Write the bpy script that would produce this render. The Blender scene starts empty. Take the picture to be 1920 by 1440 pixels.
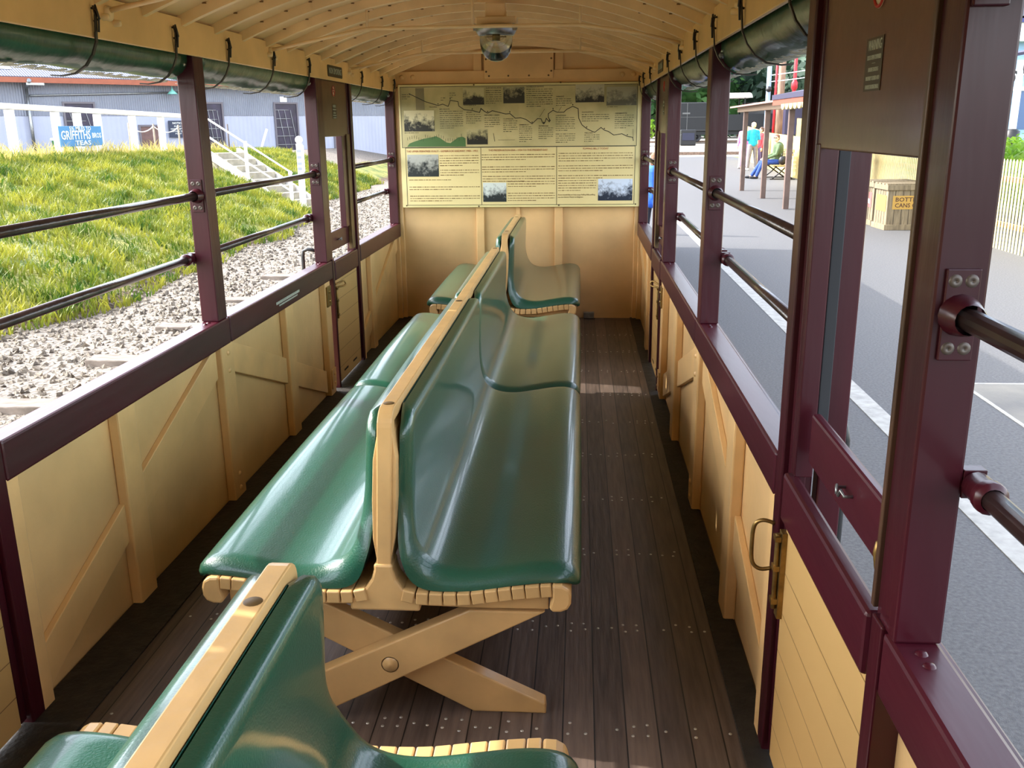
import bpy, bmesh, math, random
import numpy as np
from mathutils import Vector, Matrix, Euler

R_ = random.Random(7)
rng = np.random.default_rng(11)
scene = bpy.context.scene
col = scene.collection

# ------------------------------------------------------------------ camera
FPX = 1720.22
pitch, yaw, roll = 0.274499, 0.073661, -0.0110048
cp, sp = math.cos(pitch), math.sin(pitch)
Fv = Vector((-math.sin(yaw)*cp, math.cos(yaw)*cp, -sp))
Rv = Vector((math.cos(yaw), math.sin(yaw), 0))
Uv = Rv.cross(Fv)
R2 = Rv*math.cos(roll)+Uv*math.sin(roll)
U2 = -Rv*math.sin(roll)+Uv*math.cos(roll)
cam_d = bpy.data.cameras.new('camera')
cam_d.sensor_width = 36.0
cam_d.lens = FPX/1920*36.0
cam_d.clip_start = 0.02
cam_d.clip_end = 800
cam = bpy.data.objects.new('camera', cam_d)
cam.matrix_world = Matrix(((R2.x, U2.x, -Fv.x, 1.3557), (R2.y, U2.y, -Fv.y, 0.0), (R2.z, U2.z, -Fv.z, 1.43857), (0, 0, 0, 1)))
col.objects.link(cam)
scene.camera = cam

# ------------------------------------------------------------------ world, sun, exposure
world = bpy.data.worlds.new('world')
scene.world = world
world.use_nodes = True
wn = world.node_tree.nodes
sky = wn.new('ShaderNodeTexSky')
sky.sky_type = 'NISHITA'
sky.sun_disc = False
sky.sun_elevation = math.radians(41)
sky.sun_rotation = math.radians(-88)
sky.altitude = 300
sky.air_density = 1.0
sky.dust_density = 2.5
hsv = wn.new('ShaderNodeHueSaturation')
hsv.inputs['Saturation'].default_value = 0.45
world.node_tree.links.new(sky.outputs[0], hsv.inputs['Color'])
world.node_tree.links.new(hsv.outputs[0], wn['Background'].inputs[0])
wn['Background'].inputs[1].default_value = 0.56
sun_d = bpy.data.lights.new('sun', 'SUN')
sun_d.energy = 3.6
sun_d.angle = math.radians(0.6)
sun_d.color = (1.0, 0.95, 0.86)
sun = bpy.data.objects.new('sun', sun_d)
SUNDIR = Vector((1.0, -0.20, -0.80)).normalized()
sun.rotation_euler = SUNDIR.to_track_quat('-Z', 'Y').to_euler()
sun.location = (-20, 0, 20)
col.objects.link(sun)
scene.view_settings.view_transform = 'Standard'
scene.view_settings.look = 'None'
scene.view_settings.gamma = 1.0
scene.view_settings.use_curve_mapping = False
scene.view_settings.exposure = 1.15

# ------------------------------------------------------------------ materials
def lin(c):
    return tuple(((v/255)/12.92 if v/255 <= 0.04045 else ((v/255+0.055)/1.055)**2.4) for v in c)+(1.0,)

MATS = {}
def mat(name, rgb, rough=0.5, metal=0.0, var=0.0, vscale=4.0, bump=0.0, bscale=60.0, spec=0.5, coat=0.0, rgb2=None,
        stretch=(1, 1, 1), detail=4.0, coords='Object', thresh=None, trans=0.0, coatr=0.1):
    if name in MATS:
        return MATS[name]
    m = bpy.data.materials.new(name)
    m.use_nodes = True
    nt = m.node_tree; n = nt.nodes; l = nt.links
    b = n['Principled BSDF']
    b.inputs['Roughness'].default_value = rough
    b.inputs['Metallic'].default_value = metal
    b.inputs['Specular IOR Level'].default_value = spec
    b.inputs['Coat Weight'].default_value = coat
    b.inputs['Coat Roughness'].default_value = coatr
    b.inputs['Transmission Weight'].default_value = trans
    b.inputs['Base Color'].default_value = lin(rgb)
    tc = n.new('ShaderNodeTexCoord')
    mp = n.new('ShaderNodeMapping'); mp.inputs['Scale'].default_value = stretch
    l.new(tc.outputs[coords], mp.inputs['Vector'])
    if var > 0 or rgb2:
        nz = n.new('ShaderNodeTexNoise'); nz.inputs['Scale'].default_value = vscale; nz.inputs['Detail'].default_value = detail
        l.new(mp.outputs[0], nz.inputs['Vector'])
        cr = n.new('ShaderNodeValToRGB')
        lo, hi = thresh if thresh else (0.3, 0.7)
        cr.color_ramp.elements[0].position = lo; cr.color_ramp.elements[1].position = hi
        if rgb2:
            cr.color_ramp.elements[0].color = lin(rgb); cr.color_ramp.elements[1].color = lin(rgb2)
        else:
            cr.color_ramp.elements[0].color = lin(tuple(max(0, v*(1-var)) for v in rgb))
            cr.color_ramp.elements[1].color = lin(tuple(min(255, v*(1+var)) for v in rgb))
        l.new(nz.outputs['Fac'], cr.inputs['Fac']); l.new(cr.outputs['Color'], b.inputs['Base Color'])
    if bump > 0:
        nb = n.new('ShaderNodeTexNoise'); nb.inputs['Scale'].default_value = bscale; nb.inputs['Detail'].default_value = 3
        l.new(mp.outputs[0], nb.inputs['Vector'])
        bp = n.new('ShaderNodeBump'); bp.inputs['Strength'].default_value = bump; bp.inputs['Distance'].default_value = 0.01
        l.new(nb.outputs['Fac'], bp.inputs['Height']); l.new(bp.outputs['Normal'], b.inputs['Normal'])
    MATS[name] = m
    return m

CREAM = mat('cream_paint', (228, 186, 126), 0.38, var=0.05, vscale=5, bump=0.12, bscale=25)
CREAMW = mat('cream_panel_paint', (222, 182, 124), 0.42, var=0.06, vscale=3, bump=0.1, bscale=40)
CEIL = mat('ceiling_cream_paint', (238, 206, 154), 0.45, var=0.06, vscale=6, bump=0.1, bscale=30)
BENCHC = mat('bench_cream_paint', (204, 165, 108), 0.35, var=0.06, vscale=8, bump=0.12, bscale=30, coat=0.2)
MAROON = mat('maroon_gloss_paint', (58, 14, 24), 0.32, var=0.12, vscale=9, bump=0.2, bscale=22, coat=0.12, spec=0.32, stretch=(1, 1, 0.15))
MAROONR = mat('maroon_rail_paint', (62, 14, 26), 0.36, var=0.12, vscale=9, bump=0.2, bscale=22, coat=0.1, spec=0.35, stretch=(1, 0.15, 1))
BROWN = mat('dark_brown_door_paint', (76, 38, 26), 0.3, var=0.1, vscale=4, bump=0.1, bscale=12, coat=0.3)
VINYL = mat('dark_green_vinyl', (18, 74, 56), 0.34, var=0.06, vscale=3, bump=0.14, bscale=240, coat=0.7, coatr=0.13)
CANVAS = mat('green_canvas', (16, 70, 48), 0.35, var=0.12, vscale=8, bump=0.5, bscale=14, coat=0.2)
HEM = mat('frayed_pale_hem', (190, 190, 180), 0.6, var=0.15, vscale=30)
STRAP = mat('black_leather', (38, 30, 22), 0.45, var=0.2, vscale=30)
PIPE = mat('dark_brown_pipe_paint', (52, 36, 34), 0.28, var=0.2, vscale=20, bump=0.15, bscale=60, coat=0.3)
METAL = mat('galvanised_metal', (150, 152, 152), 0.35, metal=0.9, var=0.1, vscale=30)
BRASS = mat('aged_brass', (140, 112, 64), 0.38, metal=0.85, var=0.2, vscale=30)
BLACKM = mat('black_metal', (24, 24, 26), 0.45, var=0.2, vscale=5)
RUBBER = mat('dark_floor_edging', (36, 32, 28), 0.7, var=0.35, vscale=20, bump=0.4, bscale=60)
SCREW = mat('steel_screw_head', (200, 200, 195), 0.3, metal=0.8)
DARKSLOT = mat('dark_slot', (14, 10, 8), 0.7)
GLASS = mat('clear_glass', (235, 240, 240), 0.02, trans=1.0)
WHITEP = mat('white_paint', (232, 234, 238), 0.5, var=0.04, vscale=6)
WHITEL = mat('white_lettering', (222, 222, 214), 0.6)
GREYG = mat('lettering_grey', (176, 182, 168), 0.6)

def floor_mat():
    m = bpy.data.materials.new('dark_wood_boards'); m.use_nodes = True
    nt = m.node_tree; n = nt.nodes; l = nt.links; b = n['Principled BSDF']
    tc = n.new('ShaderNodeTexCoord'); sx = n.new('ShaderNodeSeparateXYZ'); l.new(tc.outputs['Object'], sx.inputs[0])
    d = n.new('ShaderNodeMath'); d.operation = 'DIVIDE'; d.inputs[1].default_value = 0.078; l.new(sx.outputs['X'], d.inputs[0])
    fl = n.new('ShaderNodeMath'); fl.operation = 'FLOOR'; l.new(d.outputs[0], fl.inputs[0])
    fr = n.new('ShaderNodeMath'); fr.operation = 'FRACT'; l.new(d.outputs[0], fr.inputs[0])
    wn_ = n.new('ShaderNodeTexWhiteNoise'); wn_.noise_dimensions = '1D'; l.new(fl.outputs[0], wn_.inputs['W'])
    mp = n.new('ShaderNodeMapping'); mp.inputs['Scale'].default_value = (22, 1.6, 1); l.new(tc.outputs['Object'], mp.inputs['Vector'])
    nz = n.new('ShaderNodeTexNoise'); nz.inputs['Scale'].default_value = 3; nz.inputs['Detail'].default_value = 6; l.new(mp.outputs[0], nz.inputs['Vector'])
    a = n.new('ShaderNodeMath'); a.operation = 'MULTIPLY_ADD'; a.inputs[1].default_value = 0.35; l.new(wn_.outputs['Value'], a.inputs[0]); l.new(nz.outputs['Fac'], a.inputs[2])
    cr = n.new('ShaderNodeValToRGB'); cr.color_ramp.elements[0].position = 0.3; cr.color_ramp.elements[1].position = 0.95
    cr.color_ramp.elements[0].color = lin((58, 47, 42)); cr.color_ramp.elements[1].color = lin((104, 88, 78)); l.new(a.outputs[0], cr.inputs['Fac'])
    gp = n.new('ShaderNodeMath'); gp.operation = 'GREATER_THAN'; gp.inputs[1].default_value = 0.045; l.new(fr.outputs[0], gp.inputs[0])
    mx = n.new('ShaderNodeMix'); mx.data_type = 'RGBA'; l.new(gp.outputs[0], mx.inputs['Factor'])
    mx.inputs['A'].default_value = lin((16, 12, 10)); l.new(cr.outputs['Color'], mx.inputs['B']); l.new(mx.outputs['Result'], b.inputs['Base Color'])
    bp = n.new('ShaderNodeBump'); bp.inputs['Strength'].default_value = 0.5; bp.inputs['Distance'].default_value = 0.004
    ad = n.new('ShaderNodeMath'); ad.operation = 'MULTIPLY_ADD'; ad.inputs[1].default_value = 2.0; l.new(gp.outputs[0], ad.inputs[0]); l.new(nz.outputs['Fac'], ad.inputs[2])
    l.new(ad.outputs[0], bp.inputs['Height']); l.new(bp.outputs[0], b.inputs['Normal'])
    b.inputs['Roughness'].default_value = 0.5
    return m
FLOORM = floor_mat()

def wave_mat(name, rgb, rgb2, axis, period, rough=0.5, bump=0.6, dist=0.02, vert=None):
    """corrugated or boarded surface: a sine profile across one object axis"""
    m = bpy.data.materials.new(name); m.use_nodes = True
    nt = m.node_tree; n = nt.nodes; l = nt.links; b = n['Principled BSDF']
    tc = n.new('ShaderNodeTexCoord'); sx = n.new('ShaderNodeSeparateXYZ'); l.new(tc.outputs['Object'], sx.inputs[0])
    mu = n.new('ShaderNodeMath'); mu.operation = 'MULTIPLY'; mu.inputs[1].default_value = 2*math.pi/period; l.new(sx.outputs[axis], mu.inputs[0])
    si = n.new('ShaderNodeMath'); si.operation = 'SINE'; l.new(mu.outputs[0], si.inputs[0])
    nz = n.new('ShaderNodeTexNoise'); nz.inputs['Scale'].default_value = 1.2; nz.inputs['Detail'].default_value = 5; l.new(tc.outputs['Object'], nz.inputs['Vector'])
    mx = n.new('ShaderNodeMix'); mx.data_type = 'RGBA'; l.new(nz.outputs['Fac'], mx.inputs['Factor']); mx.inputs['A'].default_value = lin(rgb); mx.inputs['B'].default_value = lin(rgb2)
    l.new(mx.outputs['Result'], b.inputs['Base Color'])
    bp = n.new('ShaderNodeBump'); bp.inputs['Strength'].default_value = bump; bp.inputs['Distance'].default_value = dist
    l.new(si.outputs[0], bp.inputs['Height']); l.new(bp.outputs[0], b.inputs['Normal'])
    b.inputs['Roughness'].default_value = rough
    return m

# ------------------------------------------------------------------ mesh helpers
class MB:
    def __init__(s):
        s.v = []; s.f = []; s.sm = []
    def add(s, vs, fs, smooth=False):
        o = len(s.v); s.v += [tuple(v) for v in vs]
        for f in fs:
            s.f.append([i+o for i in f]); s.sm.append(smooth)
    def box(s, x0, x1, y0, y1, z0, z1):
        x0, x1 = min(x0, x1), max(x0, x1); y0, y1 = min(y0, y1), max(y0, y1); z0, z1 = min(z0, z1), max(z0, z1)
        s.add([(x0, y0, z0), (x1, y0, z0), (x1, y1, z0), (x0, y1, z0), (x0, y0, z1), (x1, y0, z1), (x1, y1, z1), (x0, y1, z1)],
              [(0, 3, 2, 1), (4, 5, 6, 7), (0, 1, 5, 4), (1, 2, 6, 5), (2, 3, 7, 6), (3, 0, 4, 7)])
        return s
    def prism(s, poly, axis, a, b):
        """poly of 2D points extruded along axis ('x': (y,z) points, 'y': (x,z), 'z': (x,y))"""
        def P(p, t):
            return {'x': (t, p[0], p[1]), 'y': (p[0], t, p[1]), 'z': (p[0], p[1], t)}[axis]
        n = len(poly)
        s.add([P(p, a) for p in poly]+[P(p, b) for p in poly],
              [tuple(range(n)), tuple(range(2*n-1, n-1, -1))]+[(i, i+n, (i+1) % n+n, (i+1) % n) for i in range(n)])
        return s
    def tube(s, pts, r, n=12, closed=False, caps=True):
        pts = [Vector(p) for p in pts]; rs = r if isinstance(r, (list, tuple)) else [r]*len(pts)
        rings = []; prev = None
        for i, p in enumerate(pts):
            if closed: t = pts[(i+1) % len(pts)]-pts[i-1]
            else: t = pts[min(i+1, len(pts)-1)]-pts[max(i-1, 0)]
            t.normalize()
            if prev is None:
                up = Vector((0, 0, 1)) if abs(t.z) < 0.9 else Vector((0, 1, 0))
                u = t.cross(up).normalized()
            else:
                u = (prev-t*prev.dot(t)).normalized()
            prev = u; w = t.cross(u)
            rings.append([p+(u*math.cos(2*math.pi*k/n)+w*math.sin(2*math.pi*k/n))*rs[i] for k in range(n)])
        vs = [v for rg in rings for v in rg]; fs = []
        m = len(rings)
        for i in range(m if closed else m-1):
            j = (i+1) % m
            for k in range(n):
                fs.append((i*n+k, i*n+(k+1) % n, j*n+(k+1) % n, j*n+k))
        s.add(vs, fs, True)
        if caps and not closed:
            o = len(s.v)-len(vs)
            s.f.append([o+k for k in range(n-1, -1, -1)]); s.sm.append(False)
            s.f.append([o+(m-1)*n+k for k in range(n)]); s.sm.append(False)
        return s
    def cyl(s, a, b, r, n=16, r2=None):
        return s.tube([a, b], [r, r if r2 is None else r2], n)
    def lathe(s, prof, c, axis='z', n=24):
        c = Vector(c); vs = []
        for (r, h) in prof:
            for k in range(n):
                t = 2*math.pi*k/n
                p = {'z': (r*math.cos(t), r*math.sin(t), h), 'y': (r*math.cos(t), h, r*math.sin(t)), 'x': (h, r*math.cos(t), r*math.sin(t))}[axis]
                vs.append(c+Vector(p))
        fs = []
        for i in range(len(prof)-1):
            for k in range(n):
                fs.append((i*n+k, i*n+(k+1) % n, (i+1)*n+(k+1) % n, (i+1)*n+k))
        s.add(vs, fs, True)
        return s
    def ball(s, c, r, seg=16, rings=10):
        rx, ry, rz = r if isinstance(r, (tuple, list)) else (r, r, r)
        vs = []; fs = []
        for i in range(rings+1):
            ph = math.pi*i/rings
            for k in range(seg):
                t = 2*math.pi*k/seg
                vs.append((c[0]+rx*math.sin(ph)*math.cos(t), c[1]+ry*math.sin(ph)*math.sin(t), c[2]+rz*math.cos(ph)))
        for i in range(rings):
            for k in range(seg):
                fs.append((i*seg+k, (i+1)*seg+k, (i+1)*seg+(k+1) % seg, i*seg+(k+1) % seg))
        s.add(vs, fs, True)
        return s
    def build(s, name, m, parent=None, bevel=0.0, seg=2, label=None, kind=None, off=None, fix=True):
        me = bpy.data.meshes.new(name)
        vs = s.v if off is None else [(v[0]-off[0], v[1]-off[1], v[2]-off[2]) for v in s.v]
        me.from_pydata(vs, [], s.f)
        me.polygons.foreach_set('use_smooth', s.sm)
        if fix:
            bm = bmesh.new(); bm.from_mesh(me)
            bmesh.ops.remove_doubles(bm, verts=bm.verts, dist=1e-6)
            bmesh.ops.recalc_face_normals(bm, faces=bm.faces)
            bm.to_mesh(me); bm.free()
        me.materials.append(m)
        o = bpy.data.objects.new(name, me); col.objects.link(o)
        if parent is not None: o.parent = parent
        if off is not None: o.location = off
        if bevel > 0:
            md = o.modifiers.new('bevel', 'BEVEL'); md.width = bevel; md.segments = seg; md.limit_method = 'ANGLE'; md.angle_limit = math.radians(40)
            md.harden_normals = False
        if label: o['label'] = label
        if kind: o['kind'] = kind
        return o

def _split(self, name, m, parent=None, bevel=0.0, per=1, **k):
    """one object for every separate piece of the mesh"""
    n = len(self.v); p = list(range(n))
    def find(i):
        while p[i] != i:
            p[i] = p[p[i]]; i = p[i]
        return i
    for f in self.f:
        a = find(f[0])
        for i in f[1:]: p[find(i)] = a
    groups = {}
    for fi, f in enumerate(self.f): groups.setdefault(find(f[0]), []).append(fi)
    out = []
    for g in groups.values():
        mb = MB(); mp = {}
        for fi in g:
            f = []
            for i in self.f[fi]:
                if i not in mp: mp[i] = len(mb.v); mb.v.append(self.v[i])
                f.append(mp[i])
            mb.f.append(f); mb.sm.append(self.sm[fi])
        out.append(mb.build(name, m, parent, bevel, **k))
    return out
MB.split = _split

def empty(name, loc=(0, 0, 0), rz=0.0):
    o = bpy.data.objects.new(name, None); o.empty_display_size = 0.1
    o.location = loc; o.rotation_euler = (0, 0, rz); col.objects.link(o)
    return o
def tag(o, label=None, cat=None, group=None, kind=None):
    if label: o['label'] = label
    if cat: o['category'] = cat
    if group: o['group'] = group
    if kind: o['kind'] = kind
    return o
def copy_tree(o, parent=None):
    c = o.copy(); col.objects.link(c)
    if parent is not None: c.parent = parent
    for ch in list(o.children): copy_tree(ch, c)
    return c

def text(name, s, size, origin, right, up, m, parent=None, width=None, align='CENTER', kindlabel=None, thick=0.0006):
    cu = bpy.data.curves.new(name, 'FONT'); cu.body = s; cu.size = size; cu.align_x = align; cu.align_y = 'CENTER'
    cu.extrude = thick/2; cu.resolution_u = 2
    if kindlabel == 'bold': cu.offset = size*0.015
    to = bpy.data.objects.new(name+'_c', cu); col.objects.link(to)
    bpy.context.view_layer.update()
    dg = bpy.context.evaluated_depsgraph_get()
    me = bpy.data.meshes.new_from_object(to.evaluated_get(dg))
    bpy.data.objects.remove(to); bpy.data.curves.remove(cu)
    me.materials.clear(); me.materials.append(m)
    if width:
        xs = [v.co.x for v in me.vertices]
        if xs:
            w = max(xs)-min(xs); k = width/w if w > 0 else 1
            for v in me.vertices: v.co.x *= k
    r = Vector(right).normalized(); u = Vector(up).normalized(); nn = r.cross(u)
    M = Matrix(((r.x, u.x, nn.x, origin[0]), (r.y, u.y, nn.y, origin[1]), (r.z, u.z, nn.z, origin[2]), (0, 0, 0, 1)))
    me.transform(M)
    o = bpy.data.objects.new(name, me); col.objects.link(o)
    if parent is not None: o.parent = parent
    return o
def join(name, obs, parent=None):
    """merge already linked mesh objects (same space) into one mesh part"""
    mb = MB(); m = obs[0].data.materials[0]
    for o in obs:
        mb.add([v.co for v in o.data.vertices], [list(p.vertices) for p in o.data.polygons])
        bpy.data.objects.remove(o)
    return mb.build(name, m, parent, fix=False)

# side helper: s = -1 left wall (inner face X = 0), s = +1 right wall (inner face X = 1.8); o = distance outwards
def SX(s, o): return -o if s < 0 else 1.8+o
def sbox(mb, s, o0, o1, y0, y1, z0, z1): return mb.box(SX(s, o0), SX(s, o1), y0, y1, z0, z1)
SIDE = {-1: 'left', 1: 'right'}

# ================================================================== THE CARRIAGE SHELL
Y0, Y1 = -1.5, 7.0
ZS, ZF = 0.735, 1.685
fl = MB().box(-0.06, 1.86, Y0, 7.05, -0.06, 0.0).build('floor', FLOORM); tag(fl, kind='structure')
for s in (-1, 1):
    e = MB()
    if s < 0: e.box(-0.03, 0.125, Y0, Y1, 0.0, 0.006)
    else: e.box(1.755, 1.83, Y0, Y1, 0.0, 0.006)
    e.build('edge_strip', RUBBER, fl, 0.002)
sc = MB()
for yy in (0.98, 1.47, 1.96, 2.44, 2.94, 3.42, 3.93, 4.41, 4.9, 5.4, 5.9, 6.4):
    for b in range(2, 23):
        x = b*0.078
        if x > 1.72: continue
        for dx in (0.018, 0.058):
            for dy in ((-0.018, 0.02) if (b % 2) else (-0.002,)):
                cx, cy = x+dx+R_.uniform(-.004, .004), yy+dy+R_.uniform(-.006, .006)
                if R_.random() < 0.2: continue
                sc.lathe([(0.0, 0.0012), (0.0042, 0.001), (0.0045, 0.0)], (cx, cy, 0.0), 'z', 8)
sc.build('screw_heads', SCREW, fl, kind='stuff')

def arch(x, e=0.0): return 1.775+e+0.2*(1-((x-0.9)/0.9)**2)

# --- ceiling: curved boarded roof, thickness 25 mm, overhanging the sides
N = 28
xs = [-0.14+2.08*i/N for i in range(N+1)]
roof = MB()
for i in range(N):
    xa, xb = xs[i], xs[i+1]
    roof.prism([(xa, arch(xa, .03)), (xb, arch(xb, .03)), (xb, arch(xb, .065)), (xa, arch(xa, .065))], 'y', Y0-0.1, 7.12)
ceil_ = roof.build('ceiling', wave_mat('ceiling_boards', (238, 206, 154), (222, 188, 136), 'X', 0.10, 0.45, 0.35, 0.004)); tag(ceil_, kind='structure')
ribY = [2.946-0.29*k for k in range(1, 15)][::-1]+[2.946+0.29*k for k in range(14)]
for yy in ribY:
    if yy < Y0+0.1 or yy > 6.95: continue
    rb = MB(); M_ = 24
    for i in range(M_):
        xa, xb = 0.0+1.8*i/M_, 0.0+1.8*(i+1)/M_
        rb.prism([(xa, arch(xa, -0.006)), (xb, arch(xb, -0.006)), (xb, arch(xb, .032)), (xa, arch(xa, .032))], 'y', yy-0.014, yy+0.014)
    rb.build('roof_rib', CEIL, ceil_)
# nail marks / seam stains between ribs: small dark knots where boards meet ribs
kn = MB()
for yy in ribY:
    if yy < 2 or yy > 6.95: continue
    for b in range(1, 18):
        x = 0.1*b+0.0
        if R_.random() < 0.75:
            z = arch(x, 0.0285)
            kn.box(x-0.006, x+0.006, yy-0.023, yy-0.014, z-0.003, z+0.001)
kn.build('board_joint_stains', mat('rust_stain', (120, 84, 40), 0.7), ceil_, kind='stuff')

def rod(yy, k=1.0):
    pts = [(0.0, 1.762), (0.237, 1.806), (0.446, 1.845), (0.9, 1.846), (1.355, 1.845), (1.6, 1.808), (1.8, 1.76)]
    mb = MB().tube([(x, yy, z) for x, z in pts], 0.0075, 8)
    for x in (0.446, 0.9, 1.355):
        mb.cyl((x, yy, 1.845), (x, yy, arch(x, .02)), 0.006, 8)
        mb.box(x-0.028, x+0.028, yy-0.01, yy+0.01, arch(x, .0)-0.006, arch(x, .0)+0.004)
    for x, sg in ((0.0, 1), (1.8, -1)):
        mb.lathe([(0.0, 0.012*sg), (0.02, 0.01*sg), (0.022, 0.0)], (x+0.013*sg, yy, 1.758), 'x', 10)
        mb.lathe([(0.0, 0.02*sg), (0.009, 0.018*sg), (0.01, 0.0)], (x+0.013*sg, yy+0.035, 1.735), 'x', 8)
        mb.lathe([(0.0, 0.02*sg), (0.009, 0.018*sg), (0.01, 0.0)], (x+0.013*sg, yy-0.03, 1.745), 'x', 8)
    return mb.build('tie_rod', CEIL, ceil_)
for yy in (1.28, 2.71, 4.14, 5.57): rod(yy)

# --- side walls
STN = {2.5: 0.11, 3.32: 0.12, 4.12: 0.11, 5.93: 0.10, 0.35: 0.11}
def build_wall(s):
    w = MB()
    for a, b in ((Y0, 1.21), (1.95, 4.90), (5.64, 7.0)):
        sbox(w, s, 0.035, 0.05, a, b, -0.03, 0.66)
        sbox(w, s, 0.05, 0.075, a, b, -0.12, 0.70)
    wall = w.build('wall_'+SIDE[s], CREAMW); tag(wall, kind='structure')
    for yy, wd in STN.items():
        p = MB(); sbox(p, s, 0.0, 0.035, yy, yy+wd, 0.0, 0.64); p.build('stanchion', CREAM, wall, 0.006)
        if yy == 3.32:
            bt = MB()
            for z in (0.60, 0.53, 0.10, 0.04):
                sg = 1 if s < 0 else -1
                bt.lathe([(0, 0.007*sg), (0.008, 0.0055*sg), (0.011, 0)], (SX(s, 0), yy+0.06, z), 'x', 10)
            bt.split('coach_bolt', CREAM, wall)
    for a, b in ((1.95, 2.0), (4.80, 4.90), (5.64, 5.67), (6.93, 7.0)):
        p = MB(); sbox(p, s, 0.0, 0.035, a, b, 0.0, 0.64); p.build('stanchion', CREAM, wall, 0.004)
    # angle irons at the door stanchions
    for ya in (4.80,):
        for z in (0.50, 0.04):
            p = MB(); sbox(p, s, -0.008, 0.0, ya+0.01, ya+0.09, z, z+0.11)
            sg = 1 if s < 0 else -1
            p.lathe([(0, 0.006*sg), (0.008, 0.005*sg), (0.01, 0)], (SX(s, -0.008), ya+0.05, z+0.03), 'x', 8)
            p.lathe([(0, 0.006*sg), (0.008, 0.005*sg), (0.01, 0)], (SX(s, -0.008), ya+0.05, z+0.08), 'x', 8)
            p.build('corner_plate', BRASS if z > .3 else CREAM, wall, 0.002)
    # diagonal braces
    def brace(ya, za, yb, zb, wd=0.125):
        p = MB()
        a, b = SX(s, 0.015), SX(s, 0.035)
        p.prism([(ya, za-wd/2), (yb, zb-wd/2), (yb, zb+wd/2), (ya, za+wd/2)], 'x', a, b)
        p.build('diagonal_brace', CREAM, wall, 0.003)
    brace(3.30, 0.58, 2.62, 0.325); brace(2.50, 0.28, 2.0, 0.09)
    brace(3.45, 0.57, 4.12, 0.33); brace(4.24, 0.285, 4.78, 0.09)
    brace(5.70, 0.10, 5.93, 0.20); brace(6.04, 0.245, 6.9, 0.60)
    brace(1.1, 0.10, 0.46, 0.32)
    return wall
wl = build_wall(-1); wr = build_wall(1)

# --- waist rails, fascias, posts
tn = 0
def trim(name_mb, m, bevel=0.006):
    global tn
    tn += 1
    o = name_mb.build('trim_%d' % tn, m, None, bevel); tag(o, kind='structure')
    return o
def ledge(s, a, b):
    mb = MB(); sbox(mb, s, -0.004, 0.066, a, b, 0.632, ZS)
    o = trim(mb, MAROONR, 0.007)
    l2 = MB(); sbox(l2, s, 0.0665, 0.080, a, b, 0.66, 0.722); l2.build('outer_ledge', MAROONR, o, 0.004)
    return o
def post(s, a, b, z0=ZS, z1=1.76, screws=True, bracket=(True, True), depth=0.066):
    mb = MB(); sbox(mb, s, 0.0, depth, a, b, z0, z1)
    o = trim(mb, MAROON, 0.004)
    if screws:
        sm = MB()
        for dy in (-0.025, -0.055):
            c = (SX(s, 0.03), a+dy, ZS)
            sm.lathe([(0, 0.005), (0.006, 0.004), (0.009, 0)], c, 'z', 10)
        sm.split('base_screw', MAROON, o)
    for k, (yy, sg) in enumerate(((a, -1), (b, 1))):
        if not bracket[k]: continue
        pb = MB(); y_out = yy+sg*0.006
        pb.box(SX(s, 0.012), SX(s, 0.054), yy, y_out, 1.145, 1.262)
        pb.lathe([(0.027, 0), (0.025, 0.012*sg), (0.021, 0.03*sg), (0.019, 0.034*sg)], (SX(s, 0.033), y_out, 1.204), 'y', 16)
        pl = pb.build('rail_socket', MAROON, o, 0.0015)
        sw = MB()
        for z in (1.247, 1.161):
            for ox in (0.023, 0.043):
                sw.lathe([(0, 0.0012*sg), (0.0014, 0.0012*sg), (0.0015, 0.002*sg), (0.007, 0.0016*sg), (0.0085, 0)], (SX(s, ox), y_out, z), 'y', 14)
        sw.split('socket_screw', mat('painted_screw', (84, 74, 66), 0.4, metal=0.3), pl)
        if sg < 0 and a < 2:
            ub_ = MB().box(SX(s, 0.004), SX(s, 0.046), yy-0.008, yy, 1.565, 1.665)
            ub_.lathe([(0.018, 0), (0.017, -0.012), (0.010, -0.02), (0.0, -0.021)], (SX(s, 0.026), yy-0.008, 1.605), 'y', 16)
            ub_.build('upper_bracket', MAROON, o, 0.002)
        # lower rail collar on the outer face
        cb = MB().lathe([(0.016, 0), (0.0195, 0.003*sg), (0.0195, 0.035*sg), (0.0225, 0.038*sg), (0.0225, 0.05*sg), (0.019, 0.054*sg), (0.0155, 0.056*sg)], (SX(s, depth+0.016), yy, 0.975), 'y', 16)
        cb.box(SX(s, depth), SX(s, depth+0.03), yy, yy-sg*0.02, 0.955, 0.995)
        cb.build('lower_rail_collar', MAROON, o, 0.001)
    return o
for s in (-1, 1):
    ledge(s, Y0, 1.205); ledge(s, 1.952, 3.418); ledge(s, 3.422, 4.962); ledge(s, 5.64, 6.995)
    post(s, 1.172, 1.235, bracket=(True, False))
    post(s, 1.90, 1.955, z0=0.0, screws=False, bracket=(False, False))
    post(s, 3.32, 3.41)
    post(s, 4.875, 4.965, bracket=(True, False))
    post(s, 5.60, 5.645, z0=0.0, screws=False, bracket=(False, True))
    post(s, 6.92, 6.995, bracket=(True, False))
    f = MB(); sbox(f, s, -0.013, 0.0, Y0, 6.995, ZF, 1.80); sbox(f, s, 0.0, 0.09, Y0, 7.0, 1.765, 1.80)
    o = trim(f, CREAM, 0.003)
    # screw-in hooks on the fascia
    # thin maroon jambs beside the doors below the waist
    for a, b in ((1.205, 1.25), (4.965, 4.995)):
        j = MB(); sbox(j, s, -0.006, 0.05, a, b, 0.0, 0.74); trim(j, MAROON, 0.003)

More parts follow.
